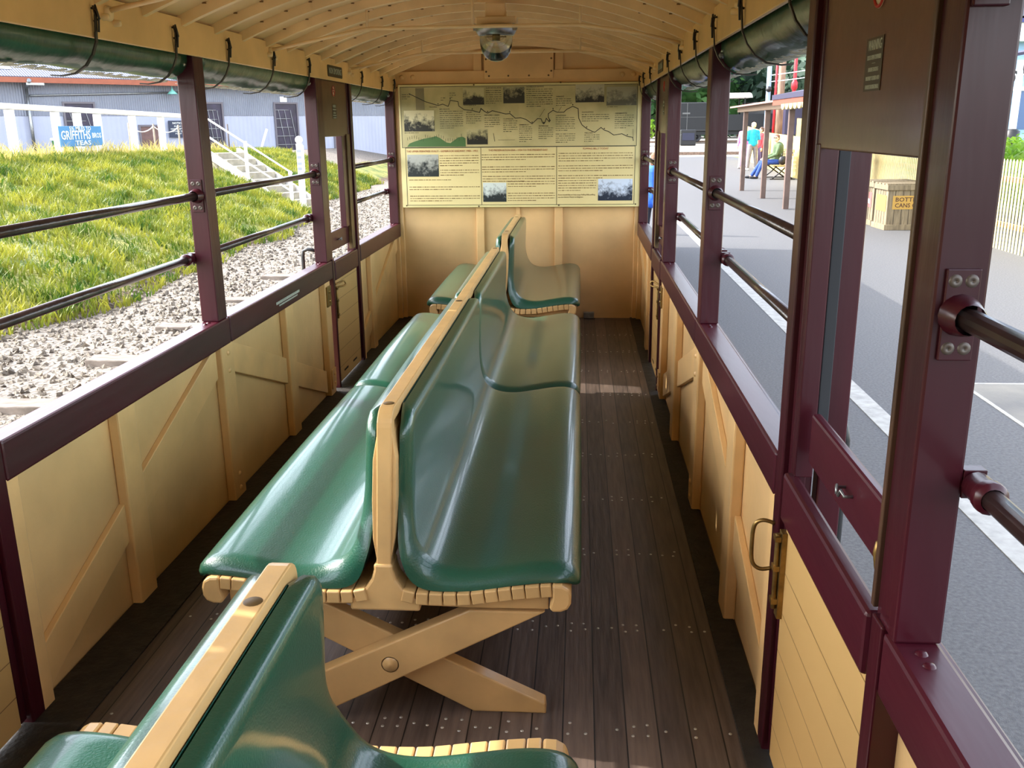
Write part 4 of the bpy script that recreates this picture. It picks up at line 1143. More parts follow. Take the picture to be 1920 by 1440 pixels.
for k in range(3):
    a0 = -2.8+k*1.5
    sk = MB(); sk.add([(a0, 0.1, 3.52+Z), (a0+0.5, 0.1, 3.52+Z), (a0+0.5, 3.5, 4.97+Z), (a0, 3.5, 4.97+Z)], [(0, 1, 2, 3)]); sh(sk, 'skylight_sheet', mat('pale_translucent_sheet', (190, 194, 200), 0.4), 0, rfo)
sh(MB().box(-14, 24, -0.50, -0.40, 3.06+Z, 3.24+Z), 'fascia_board', mat('orange_brown_fascia', (150, 82, 56), 0.6, var=0.05))
dp = MB().cyl((1.0, -0.55, 3.14+Z), (1.0, -0.12, 2.9+Z), 0.07, 10).cyl((1.0, -0.12, 2.9+Z), (1.0, -0.10, 0.3+Z), 0.06, 10); dp.box(0.9, 1.5, -0.5, -0.36, 2.98+Z, 3.06+Z)
sh(dp, 'downpipe', METAL)
sh(MB().cyl((1.1, -0.06, 2.64+Z), (7.2, -0.06, 2.86+Z), 0.035, 8), 'conduit_pipe', METAL)
FR = mat('grey_window_frame', (104, 98, 104), 0.6); DK = mat('dark_doorway', (42, 34, 52), 0.5, var=0.3, vscale=3)
def opening(nm, x0, x1, z0, z1, panes=True):
    f = MB(); t = 0.07
    f.box(x0-t, x1+t, -0.05, 0.0, z1+Z, z1+t+Z); f.box(x0-t, x0, -0.05, 0.0, z0+Z, z1+Z); f.box(x1, x1+t, -0.05, 0.0, z0+Z, z1+Z)
    fo = sh(f, nm, FR)
    sh(MB().box(x0, x1, -0.012, 0.0, z0+Z, z1+Z), 'dark_glass' if panes else 'door_leaf', DK if panes else mat('brown_shed_door', (104, 76, 70), 0.6, var=0.1, vscale=5), 0, fo)
    if panes:
        g = MB(); w = (x1-x0)
        for k in range(3):
            xx = x0+w*0.28*(k+0.5); g.tube([(xx, -0.03, z1-0.25+Z), (xx+w*0.28, -0.03, z0+Z)], 0.012, 6)
        for k in range(5):
            zz = z1-0.25-k*0.36; g.cyl((x0, -0.03, zz+Z), (x0+w*(0.62+k*0.06), -0.03, zz+Z), 0.012, 6)
        sh(g, 'steel_glazing_bars', mat('pale_bars', (150, 150, 150), 0.5), 0, fo)
opening('shed_window', 2.25, 3.28, 0.9, 2.38); opening('shed_window', 7.75, 8.45, 0.35, 2.42); opening('shed_window', 10.95, 12.0, 0.42, 2.44)
opening('shed_window', 13.95, 14.2, 0.3, 1.1)
opening('shed_door', 4.98, 5.85, 0.4, 1.55, False)
sh(MB().box(11.22, 11.55, -0.03, 0.0, 2.52+Z, 2.74+Z), 'notice_sheet', WHITEP)
def wp(x, z, off=0.0): return (SA.x+SD.x*x+SN.x*off, SA.y+SD.y*x+SN.y*off, z)
sl_ = MB(); c0 = wp(6.26, 0, 0.35)
sl_.lathe([(0.0, 2.98), (0.03, 2.98), (0.05, 2.9), (0.13, 2.84), (0.19, 2.76), (0.185, 2.75), (0.0, 2.83)], (c0[0], c0[1], 0), 'z', 20); sl_.tube([wp(6.26, 3.08, 0.02), wp(6.26, 3.08, 0.35), (c0[0], c0[1], 2.97)], 0.015, 6)
o = sl_.build('shed_lamp', mat('pale_green_enamel', (110, 170, 156), 0.4), off=(c0[0], c0[1], 2.98)); tag(o, 'small pale green enamel lamp hanging under the shed eave', 'lamp')
nb = empty('notice_board', wp(6.47, 1.45, 0.05)); nb.rotation_euler = shed.rotation_euler; tag(nb, 'dark notice board with white lettering on the shed wall', 'sign')
MB().box(-0.37, 0.37, -0.03, 0.0, -0.32, 0.32).build('panel', mat('notice_navy', (36, 44, 66), 0.5), nb, 0.004)
for s_, z, h, w in (('NOTICE', 0.22, 0.11, 0.42), ('PUBLIC', 0.10, 0.08, 0.3), ('NOT PERMITTED', 0.0, 0.075, 0.6), ('BEYOND THIS', -0.09, 0.07, 0.5), ('POINT', -0.18, 0.07, 0.26)):
    text('lettering', s_, h, (0.0, -0.033, z), (1, 0, 0), (0, 0, 1), WHITEL, nb, width=w, kindlabel='bold', thick=0.003)
# green bin by the shed
gbm = empty('green_bin', wp(1.6, 0.35, 1.2)); tag(gbm, 'green bin with a pale lid in front of the shed wall', 'bin')
MB().prism([(-0.22, -0.2), (0.22, -0.2), (0.27, 0.75), (-0.27, 0.75)], 'y', -0.25, 0.25).build('body', mat('bin_green', (34, 104, 44), 0.5), gbm, 0.02)
MB().box(-0.3, 0.3, -0.28, 0.28, 0.75, 0.84).build('lid', WHITEP, gbm, 0.02)
# chain posts before the shed
pc = [(-11.6, 26.6), (-11.6, 28.2), (-11.6, 30.0)]
woodg = mat('bleached_wood', (150, 136, 116), 0.8, var=0.15, vscale=8)
for i, (x, y) in enumerate(pc):
    z = gz(x, y)
    o = MB().cyl((x, y, z-0.1), (x, y, z+0.95), 0.03, 8).build('chain_post', woodg, off=(x, y, z)); tag(o, 'thin bleached wooden post carrying a chain near the shed, %s from the left' % NTH[i], 'post', 'chain posts by the shed')
for i in range(2):
    (xa, ya), (xb, yb) = pc[i], pc[i+1]; P = []
    for k in range(9):
        t = k/8; x, y = xa+(xb-xa)*t, ya+(yb-ya)*t; P.append((x, y, gz(xa, ya)*(1-t)+gz(xb, yb)*t+0.88-0.7*t*(1-t)))
    o = MB().tube(P, 0.014, 6).build('rope_chain', WF, off=P[0]); tag(o, 'sagging pale chain strung between the %s two chain posts' % ('left' if i == 0 else 'right'), 'chain')
# ---- stairs with white handrail
st = empty('bank_stairs', (-5.0, 21.9, -0.52)); tag(st, 'timber edged steps climbing the grassy bank with white stringers', 'stairs')
ang = math.atan2(2.2, -2.9); st.rotation_euler = (0, 0, ang)
L_, H_, NS = 3.64, 1.38, 9
STEP = mat('step_concrete', (150, 142, 124), 0.8, var=0.12, vscale=6)
for k in range(NS):
    MB().box(k*L_/NS, (k+1)*L_/NS+0.1, -0.42, 0.42, -0.25, (k+1)*H_/NS-0.02).build('step', STEP, st, 0.01)
for yy in (-0.47, 0.47):
    MB().prism([(-0.15, -0.12), (-0.15, 0.05), (L_, H_+0.08), (L_+0.1, H_+0.08), (L_+0.1, H_-0.1)], 'y', yy-0.025, yy+0.025).build('stringer', mat('whitewashed_timber', (206, 202, 196), 0.7, var=0.06, vscale=6), st)
hr = empty('stair_handrail', (-5.0, 21.9, -0.52), ang); tag(hr, 'white pipe handrail on the side of the bank steps', 'handrail')
for d, h in ((0.0, 0.95), (0.0, 0.5)):
    MB().cyl((0.0, 0.52, h), (L_+0.2, 0.52, H_+h+0.03), 0.022, 8).build('rail', WF, hr)
for k in (0.02, 0.5, 0.98):
    MB().box(k*L_-0.03, k*L_+0.03, 0.49, 0.55, k*H_-0.15, k*H_+0.97).build('upright', WF, hr, 0.004)
npz = -0.52
npo = empty('number_post', (-4.95, 21.0, npz)); tag(npo, 'white wooden post with a ball top and dark marks at the foot of the steps', 'post')
MB().box(-0.06, 0.06, -0.06, 0.06, -0.2, 1.62).build('shaft', WF, npo, 0.006)
MB().ball((0, 0, 1.70), 0.085, 16, 10).build('ball_top', WF, npo)
MB().box(0.06, 0.075, -0.085, 0.085, 1.0, 1.58).build('name_plate', WHITEP, npo, 0.003)
mk = MB()
for z in (1.46, 1.32, 1.18, 1.07): mk.box(-0.05, 0.05, -0.067, -0.061, z-0.03, z+0.03); mk.box(-0.025, 0.025, -0.0685, -0.066, z-0.012, z+0.012)
mk.build('worn_figures', mat('faded_grey_marks', (150, 154, 166), 0.6), npo, kind='stuff')
for (x, y, h, ml, lab) in ((-11.1, 33.0, 1.0, mat('dark_stake', (90, 80, 76), 0.7), 'thin dark stake standing on the bank top right of the left shed opening'), ):
    z = gz(x, y); o = MB().cyl((x, y, z-.1), (x, y, z+h), 0.03, 8).build('wooden_stake', ml, off=(x, y, z)); tag(o, lab, 'stake')
z = gz(-11.03, 36); o = MB().tube([(-11.03, 36, z-.05), (-10.75, 36.2, z+0.85)], 0.045, 8).build('leaning_pole', WF, off=(-11.03, 36, z)); tag(o, 'short leaning white pole before the shed wall between two openings', 'pole')

# ================================================================== THE NEXT CARRIAGE (it throws the far part of the platform shade)
nc = empty('coupled_carriage', (0.9, 7.6, 0)); tag(nc, 'maroon carriage coupled beyond the end wall', 'carriage')
ni = -Vector(nc.location)
for nm, mb, m in (('body', MB().box(-0.07, 1.87, 7.16, 13.8, -0.3, 1.76), MAROON), ('roof', MB().prism([(-0.14+2.08*(1-i/12), arch(-0.14+2.08*(1-i/12), .065)) for i in range(13)]+[(-0.14+2.08*i/12, arch(-0.14+2.08*i/12, .03)) for i in range(13)], 'y', 7.14, 13.85), MAROON),
                  ('underframe', MB().box(0.2, 1.6, 7.7, 13.7, -0.5, -0.3), BLACKM)):
    o = mb.build(nm, m, nc); o.location = ni

# ================================================================== PLATFORM THINGS
CF = wave_mat('cream_boarded_fence', (216, 196, 120), (204, 182, 108), 'Y', 0.15, 0.55, 0.4, 0.02)
# solid cream fence
def wallseg(name, pts, z1, m, label, thick=0.05):
    mb = MB()
    for (a, b), (ha, hb) in zip(zip(pts, pts[1:]), zip(z1, z1[1:])):
        d = Vector((b[0]-a[0], b[1]-a[1])).normalized(); n = Vector((-d.y, d.x))*thick/2
        q_ = [(a[0]+n.x, a[1]+n.y), (b[0]+n.x, b[1]+n.y), (b[0]-n.x, b[1]-n.y), (a[0]-n.x, a[1]-n.y)]; hh = [ha, hb, hb, ha]
        mb.add([(p[0], p[1], GP) for p in q_]+[(p[0], p[1], h) for p, h in zip(q_, hh)], [(0, 3, 2, 1), (4, 5, 6, 7), (0, 1, 5, 4), (1, 2, 6, 5), (2, 3, 7, 6), (3, 0, 4, 7)])
    o = mb.build(name, m, off=(pts[0][0], pts[0][1], GP)); tag(o, label, 'fence'); return o
wallseg('boarded_fence', [(8.1, 24.0), (8.25, 29.0), (8.8, 38.0), (9.5, 47.0)], [0.98, 0.98, 1.06, 1.28], CF, 'solid cream boarded fence behind the platform bench')
wallseg('paling_fence', [(9.5, 26.0), (10.6, 36.0), (11.2, 44.0)], [1.45, 1.5, 1.62], wave_mat('tan_palings', (160, 132, 78), (178, 150, 92), 'Y', 0.12, 0.7, 0.6, 0.02), 'taller tan paling fence rising above the solid cream fence')
# picket fence with separate pickets
pf = empty('picket_fence', (7.25, 12.0, GP)); tag(pf, 'cream picket fence running along the back of the platform behind the wooden bins', 'fence')
pm = mat('cream_picket_paint', (214, 196, 138), 0.55, var=0.03, vscale=8)
pi_ = -Vector(pf.location)
near = MB(); far = MB(); k = 0; y = 5.0
cnt = 0
while y < 23.4:
    x = 7.22+0.01*math.sin(y)+max(0, (y-15))*0.045
    zt = 0.93-0.008*max(0, y-13)
    mb = MB().prism([(y, GP), (y+0.05, GP), (y+0.05, zt-0.03), (y+0.025, zt), (y, zt-0.03)], 'x', x, x+0.008)
    if 9.6 < y < 17.4 and cnt < 99:
        o = mb.build('picket', pm, pf); o.location = pi_; cnt += 1
    else:
        far.add(mb.v, mb.f)
    y += 0.1
o = far.build('picket_run', pm, pf, kind='stuff'); o.location = pi_
for z in (0.0, 0.62):
    rr_ = MB()
    for a, b in ((5.0, 15.0), (15.0, 23.4)):
        xa, xb = 7.25+max(0, a-15)*0.045, 7.25+max(0, b-15)*0.045
        rr_.add([(xa, a, z), (xa+0.04, a, z), (xa+0.04, a, z+0.07), (xa, a, z+0.07), (xb, b, z), (xb+0.04, b, z), (xb+0.04, b, z+0.07), (xb, b, z+0.07)], [(0, 1, 2, 3), (7, 6, 5, 4), (0, 4, 5, 1), (1, 5, 6, 2), (2, 6, 7, 3), (3, 7, 4, 0)])
    o = rr_.build('back_rail', mat('tan_fence_rail', (190, 160, 100), 0.6), pf); o.location = pi_
# wooden bins
WB = mat('weathered_crate_wood', (140, 126, 100), 0.8, rgb2=(102, 90, 70), vscale=7, stretch=(4, 4, 0.6), bump=0.3, bscale=20)
YS = mat('bin_label_yellow', (176, 140, 66), 0.7); RS = mat('bin_label_red', (142, 92, 88), 0.7); BKL = mat('bin_lettering_brown', (70, 40, 30), 0.6)
def crate(y0, label, red):
    e = empty('wooden_bin', (6.78, y0+0.32, GP)); tag(e, label, 'bin'); e.rotation_euler = (0, 0, math.radians(3))
    w, d, h = 0.36, 0.28, 0.66
    MB().box(-w, w, -d, d, 0.05, h).build('body', WB, e, 0.004)
    g = MB()
    for kx in range(1, 6):
        x = -w+2*w*kx/6; g.box(x-0.004, x+0.004, -d-0.003, -d, 0.08, h-0.02)
    for ky in range(1, 5):
        y = -d+2*d*ky/5; g.box(-w-0.003, -w, y-0.004, y+0.004, 0.08, h-0.02)
    g.build('board_gaps', mat('dark_gap', (60, 50, 38), 0.8), e, kind='stuff')
    MB().box(-w-0.03, w+0.03, -d-0.03, d+0.03, 0.0, 0.09).build('base_frame', WB, e, 0.005)
    MB().box(-w-0.03, w+0.03, -d-0.03, d+0.03, h-0.01, h+0.07).build('lid_frame', WB, e, 0.005)
    for kx in range(4):
        y = -d-0.02+kx*(2*d+0.04)/4; MB().box(-w-0.03, w+0.03, y+0.01, y+0.12, h+0.07, h+0.095).build('lid_slat', WB, e, 0.003)
    if red:
        p = MB().box(-w-0.006, -w-0.003, -0.2, 0.2, 0.3, 0.56).build('label', RS, e)
        a = MB().prism([(-0.12, 0.36), (0.0, 0.38), (0.02, 0.34), (0.13, 0.42), (0.02, 0.5), (0.02, 0.46), (-0.10, 0.44)], 'x', -w-0.009, -w-0.006); a.build('arrow_symbol', WHITEL, p)
    else:
        MB().box(-w-0.006, -w-0.003, -0.22, 0.22, 0.3, 0.56).build('label', YS, e)
        p = MB().box(-w+0.08, w-0.02, -d-0.006, -d-0.003, 0.34, 0.56).build('label', YS, e)
        for s_, z in (('BOTTLES &', 0.495), ('CANS ONLY', 0.40)): text('lettering', s_, 0.095, (0.03, -d-0.0075, z), (1, 0, 0), (0, 0, 1), BKL, p, width=0.54, kindlabel='bold')
    return e
crate(15.75, 'wooden crate bin marked for bottles and cans in front of the picket fence', False)
crate(16.5, 'wooden crate bin with a reddish label behind the bottles and cans bin', True)

# shelter
sb = mat('brown_shelter_post', (92, 74, 66), 0.6, var=0.1, vscale=6)
shl = empty('platform_shelter', (5.7, 22.5, GP)); tag(shl, 'open platform shelter with brown posts and a low pinkish roof', 'shelter')
si_ = -Vector(shl.location)
def sp_(mb, nm, m, bevel=0, parent=None):
    o = mb.build(nm, m, parent or shl, bevel)
    if parent is None: o.location = si_
    return o
for (x, y) in ((5.70, 25.4), (5.74, 22.7), (5.66, 19.8), (5.70, 16.9)):
    sp_(MB().box(x-0.055, x+0.055, y-0.055, y+0.055, GP, 1.78), 'shelter_post', sb, 0.005)
sp_(MB().box(5.62, 5.76, 15.6, 26.3, 1.72, 1.86), 'front_beam', mat('tan_beam', (126, 104, 82), 0.6), 0.005)
sr = MB(); sr.add([(5.45, 20.75, 1.86), (5.45, 26.5, 1.83), (8.4, 26.5, 2.12), (8.4, 20.75, 2.15), (5.45, 20.75, 1.90), (5.45, 26.5, 1.87), (8.4, 26.5, 2.16), (8.4, 20.75, 2.19)],
      [(0, 3, 2, 1), (4, 5, 6, 7), (0, 1, 5, 4), (1, 2, 6, 5), (2, 3, 7, 6), (3, 0, 4, 7)])
sp_(sr, 'iron_roof', wave_mat('faded_pink_iron', (156, 104, 94), (176, 132, 116), 'Y', 0.15, 0.6, 0.5, 0.03))
sr = MB(); sr.add([(5.45, 14.0, 1.96), (5.45, 20.7, 1.96), (8.6, 20.7, 2.5), (8.6, 14.0, 2.5), (5.45, 14.0, 2.0), (5.45, 20.7, 2.0), (8.6, 20.7, 2.54), (8.6, 14.0, 2.54)],
      [(0, 3, 2, 1), (4, 5, 6, 7), (0, 1, 5, 4), (1, 2, 6, 5), (2, 3, 7, 6), (3, 0, 4, 7)])
sp_(sr, 'canopy_roof', mat('dark_purple_gutter', (44, 38, 62), 0.5))
sp_(MB().box(5.42, 5.46, 14.0, 20.7, 1.90, 2.0), 'gutter', mat('dark_purple_gutter', (44, 38, 62), 0.5))
vb = sp_(MB().box(5.44, 5.47, 14.0, 20.7, 1.79, 1.895), 'valance_board', mat('valance_orange', (128, 60, 38), 0.6), 0)
sca = MB(); y = 14.1
while y < 19.8:
    P = [(y, 1.80)]+[(y+0.16-0.16*math.cos(math.pi*k/8), 1.80-0.11*math.sin(math.pi*k/8)) for k in range(1, 8)]+[(y+0.32, 1.80)]
    sca.prism(P, 'x', 5.438, 5.47); y += 0.36
vs_ = sca.split('scallop', mat('cream_scallop', (206, 186, 126), 0.5), vb)

# platform bench
pb_ = empty('platform_bench', (7.75, 30.9, GP)); tag(pb_, 'slatted timber bench with black iron legs where a seated man rests', 'bench')
IR = mat('black_iron', (30, 28, 28), 0.5); TS = mat('bench_slat_timber', (150, 118, 70), 0.6)
pb_.rotation_euler = (0, 0, 0)
for k in range(5): MB().box(-0.30+k*0.095, -0.225+k*0.095, -0.8, 0.8, 0.42, 0.445).build('seat_slat', TS, pb_, 0.004)
for k in range(4): MB().box(0.20+k*0.03, 0.225+k*0.03, -0.8, 0.8, 0.52+k*0.105, 0.595+k*0.105).build('back_slat', TS, pb_, 0.004)
for yy in (-0.62, 0.62):
    m_ = MB().tube([(-0.30, yy, 0.02), (-0.05, yy, 0.22), (0.14, yy, 0.42), (0.20, yy, 0.52), (0.33, yy, 0.92)], 0.022, 8)
    m_.tube([(0.34, yy, 0.02), (0.05, yy, 0.22), (-0.22, yy, 0.41), (-0.28, yy, 0.42), (0.14, yy, 0.42)], 0.022, 8)
    m_.box(-0.36, 0.42, yy-0.03, yy+0.03, 0.0, 0.03); m_.build('iron_leg_frame', IR, pb_)

# ================================================================== PEOPLE
SKINM = mat('skin', (222, 172, 142), 0.55, var=0.03, vscale=20)
def limb(mb, pts, r, n=12):
    mb.tube(pts, r, n)
    for p, q_ in zip(pts, r): mb.ball(p, q_, 12, 8)
def remesh(mb, name, m, parent, vox, smooth=3):
    me = bpy.data.meshes.new(name); me.from_pydata(mb.v, [], mb.f); me.materials.append(m)
    o = bpy.data.objects.new(name, me); col.objects.link(o); o.parent = parent
    bm = bmesh.new(); bm.from_mesh(me); bmesh.ops.recalc_face_normals(bm, faces=bm.faces); bm.to_mesh(me); bm.free()
    md = o.modifiers.new('remesh', 'REMESH'); md.mode = 'VOXEL'; md.voxel_size = vox; md.use_smooth_shade = True
    s_ = o.modifiers.new('smooth', 'SMOOTH'); s_.factor = 0.6; s_.iterations = smooth
    return o
def hand(mb, w, d, s_=1.0, side=1):
    """w wrist point, d pointing direction; palm, four fingers of different lengths and a thumb"""
    d = Vector(d).normalized(); w = Vector(w); u = d.cross(Vector((0, 1, 0)))
    if u.length < 0.3: u = d.cross(Vector((1, 0, 0)))
    u.normalize(); v = d.cross(u)
    limb(mb, [w, w+d*0.045*s_, w+d*0.085*s_], [0.026*s_, 0.030*s_, 0.028*s_])
    for k, (o_, L) in enumerate(((-0.028, 0.068), (-0.010, 0.078), (0.009, 0.074), (0.027, 0.058))):
        b = w+d*0.09*s_+v*o_*s_
        limb(mb, [b, b+d*L*0.5*s_+u*0.008*s_, b+d*L*0.85*s_+u*0.026*s_, b+d*L*s_+u*0.036*s_], [0.0095*s_, 0.0088*s_, 0.008*s_, 0.007*s_], 8)
    b = w+d*0.03*s_-v*0.026*s_
    limb(mb, [b, b+d*0.03*s_-v*0.022*s_+u*0.01*s_, b+d*0.058*s_-v*0.028*s_+u*0.02*s_], [0.012*s_, 0.010*s_, 0.0085*s_], 8)
def head(body, c, face, s_=1.0):
    c = Vector(c); f = Vector(face).normalized(); r = f.cross(Vector((0, 0, 1))).normalized(); up = Vector((0, 0, 1))
    body.ball(tuple(c+up*0.02*s_), (0.078*s_, 0.086*s_, 0.095*s_)); body.ball(tuple(c+f*0.02*s_-up*0.04*s_), (0.062*s_, 0.066*s_, 0.075*s_))
    limb(body, [c+f*0.075*s_+up*0.012*s_, c+f*0.100*s_-up*0.022*s_], [0.010*s_, 0.014*s_], 8)
    for sg in (-1, 1):
        body.ball(tuple(c+r*sg*0.082*s_-up*0.005*s_), (0.012*s_, 0.016*s_, 0.028*s_), 10, 8)
    return c, f, r, up
def face_parts(e, c, f, r, up, s_, glasses=False, hair=(90, 60, 40), long=False, name='hair'):
    if not glasses:
        for sg in (-1, 1): MB().ball(tuple(c+f*0.080*s_+r*sg*0.03*s_+up*0.018*s_), 0.010*s_, 10, 8).build('eye', mat('eye_dark', (50, 40, 36), 0.3), e)
    else:
        g = MB()
        for sg in (-1, 1): g.ball(tuple(c+f*0.088*s_+r*sg*0.032*s_+up*0.018*s_), (0.026*s_, 0.026*s_, 0.020*s_), 12, 8); g.tube([c+f*0.085*s_+r*sg*0.05*s_+up*0.02*s_, c+r*sg*0.088*s_+up*0.015*s_], 0.004*s_, 6)
        g.build('sunglasses', BLACKM, e)
    MB().tube([c+f*0.084*s_-r*0.022*s_-up*0.058*s_, c+f*0.090*s_-up*0.060*s_, c+f*0.084*s_+r*0.022*s_-up*0.058*s_], 0.006*s_, 6).build('mouth', mat('lip', (176, 100, 92), 0.5), e)
    h = MB(); b = c-f*0.018*s_+up*0.045*s_
    h.ball(tuple(b), (0.092*s_, 0.096*s_, 0.088*s_)); h.ball(tuple(b-f*0.03*s_-up*0.05*s_), (0.080*s_, 0.080*s_, 0.075*s_))
    if long: h.ball(tuple(b-f*0.05*s_-up*0.12*s_), (0.085*s_, 0.055*s_, 0.12*s_))
    return remesh(h, name, mat('hair_%d' % sum(hair), hair, 0.7, var=0.2, vscale=40), e, 0.012, 2)
def shoe(e, a, d, m, s_=1.0):
    d = Vector(d).normalized(); a = Vector(a)
    mb = MB(); limb(mb, [a-d*0.05*s_, a+d*0.03*s_, a+d*0.12*s_, a+d*0.17*s_], [0.042*s_, 0.045*s_, 0.042*s_, 0.034*s_])
    o = remesh(mb, 'shoe', m, e, 0.012, 2); return o
def standing(name, label, x, y, h, facing, top, trousers, hair, shoes=(210, 210, 210), long=False, stance=0.10, arms='down', coat=False, skirt=None):
    """figure standing on the ground at x, y; facing is the yaw of the face"""
    e = empty('person', (x, y, GP), facing); tag(e, label, 'person')
    k = h/1.75; S = lambda p: tuple(v*k for v in p)
    b = MB(); f = (0, 1, 0)
    TM = mat(name+'_top', top, 0.8, var=0.08, vscale=14, bump=0.3, bscale=40); LM = mat(name+'_trousers', trousers, 0.8, var=0.08, vscale=14, bump=0.3, bscale=40)
    hip, kn_, an = 0.90, 0.49, 0.09
    legs = {}
    for sg in (-1, 1):
        P = [S((sg*0.085, 0, hip)), S((sg*(0.09+stance*0.3), 0.01, kn_)), S((sg*(0.09+stance*0.6), 0, an))]
        legs[sg] = P; limb(b, P, [0.075*k, 0.05*k, 0.034*k])
        limb(b, [P[2], S((sg*(0.10+stance*0.6), 0.10, 0.035))], [0.035*k, 0.028*k])
    limb(b, [S((0, 0, 0.93)), S((0, 0, 1.15)), S((0, 0.0, 1.36))], [0.12*k, 0.11*k, 0.12*k]); limb(b, [S((0, 0, 1.38)), S((0, 0.01, 1.52))], [0.055*k, 0.05*k])
    arms_ = {}
    for sg in (-1, 1):
        if arms == 'front': P = [S((sg*0.175, 0, 1.41)), S((sg*0.235, -0.02, 1.15)), S((sg*0.13, 0.20, 1.10))]; d = (-sg*0.6, 0.8, 0)
        else: P = [S((sg*0.175, 0, 1.41)), S((sg*0.23, -0.01, 1.14)), S((sg*0.25, 0.06, 0.90))]; d = (0, 0.1, -1)
        arms_[sg] = P; limb(b, P, [0.045*k, 0.037*k, 0.026*k]); hand(b, P[2], d, k, sg)
    limb(b, [arms_[-1][0], S((0, 0, 1.42)), arms_[1][0]], [0.05*k, 0.07*k, 0.05*k])
    c, ff, r, up = head(b, S((0, 0.02, 1.63)), f, k)
    remesh(b, 'body', SKINM, e, 0.007, 2)
    face_parts(e, c, ff, r, up, k, hair=hair, long=long)
    t = MB()
    limb(t, [S((0, 0, 0.98 if not coat else 0.80)), S((0, 0, 1.15)), S((0, 0.0, 1.36))], [0.15*k, 0.14*k, 0.155*k])
    for sg in (-1, 1):
        limb(t, [S((sg*0.06, 0, 0.97 if not coat else 0.72)), S((sg*0.07, 0, 1.2)), S((sg*0.09, 0, 1.36))], [(0.115 if not coat else 0.15)*k, 0.11*k, 0.10*k])
        A_ = [Vector(p) for p in arms_[sg]]; limb(t, [A_[0], A_[1], A_[1]+(A_[2]-A_[1])*0.94], [0.066*k, 0.054*k, 0.042*k])
    limb(t, [arms_[-1][0], S((0, 0, 1.43)), arms_[1][0]], [0.066*k, 0.075*k, 0.066*k])
    remesh(t, 'coat' if coat else 'jumper', TM, e, 0.011, 3)
    l = MB()
    limb(l, [S((-0.07, 0, 0.92)), S((0.07, 0, 0.92))], [0.115*k, 0.115*k])
    for sg in (-1, 1):
        P = [Vector(p) for p in legs[sg]]; limb(l, [P[0], P[1], P[1]+(P[2]-P[1])*0.93], [0.105*k, 0.074*k, 0.062*k])
    remesh(l, 'trousers', LM, e, 0.011, 3)
    for sg in (-1, 1): shoe(e, (legs[sg][2][0], 0.0, 0.042*k), (sg*0.15, 1, 0), mat('shoe_%d' % sum(shoes), shoes, 0.6), k)
    return e
standing('turquoise', 'person with pale hair in a turquoise top and grey trousers, seen from behind', 7.92, 36.5, 1.76, math.radians(8), (18, 150, 178), (120, 112, 112), (214, 184, 140), arms='front', stance=0.12)
standing('pink', 'person in pink and white mostly hidden behind a shelter post', 7.86, 38.0, 1.70, math.radians(160), (206, 130, 180), (196, 170, 206), (240, 230, 214), long=True)
standing('red', 'person in a red top partly hidden beside the turquoise figure', 8.40, 37.4, 1.58, math.radians(100), (206, 40, 48), (60, 44, 70), (80, 56, 40))
standing('blue', 'child in a bright blue coat standing on the platform beyond the far right door', 2.56, 15.2, 1.30, math.radians(-20), (40, 96, 206), (30, 32, 44), (112, 80, 56), coat=True, long=True, shoes=(40, 36, 36))
standing('tan', 'person in brown clothing hidden behind the near door post beside the bins', 7.13, 19.8, 1.36, math.radians(60), (130, 86, 60), (176, 128, 92), (70, 50, 40), shoes=(214, 214, 220))

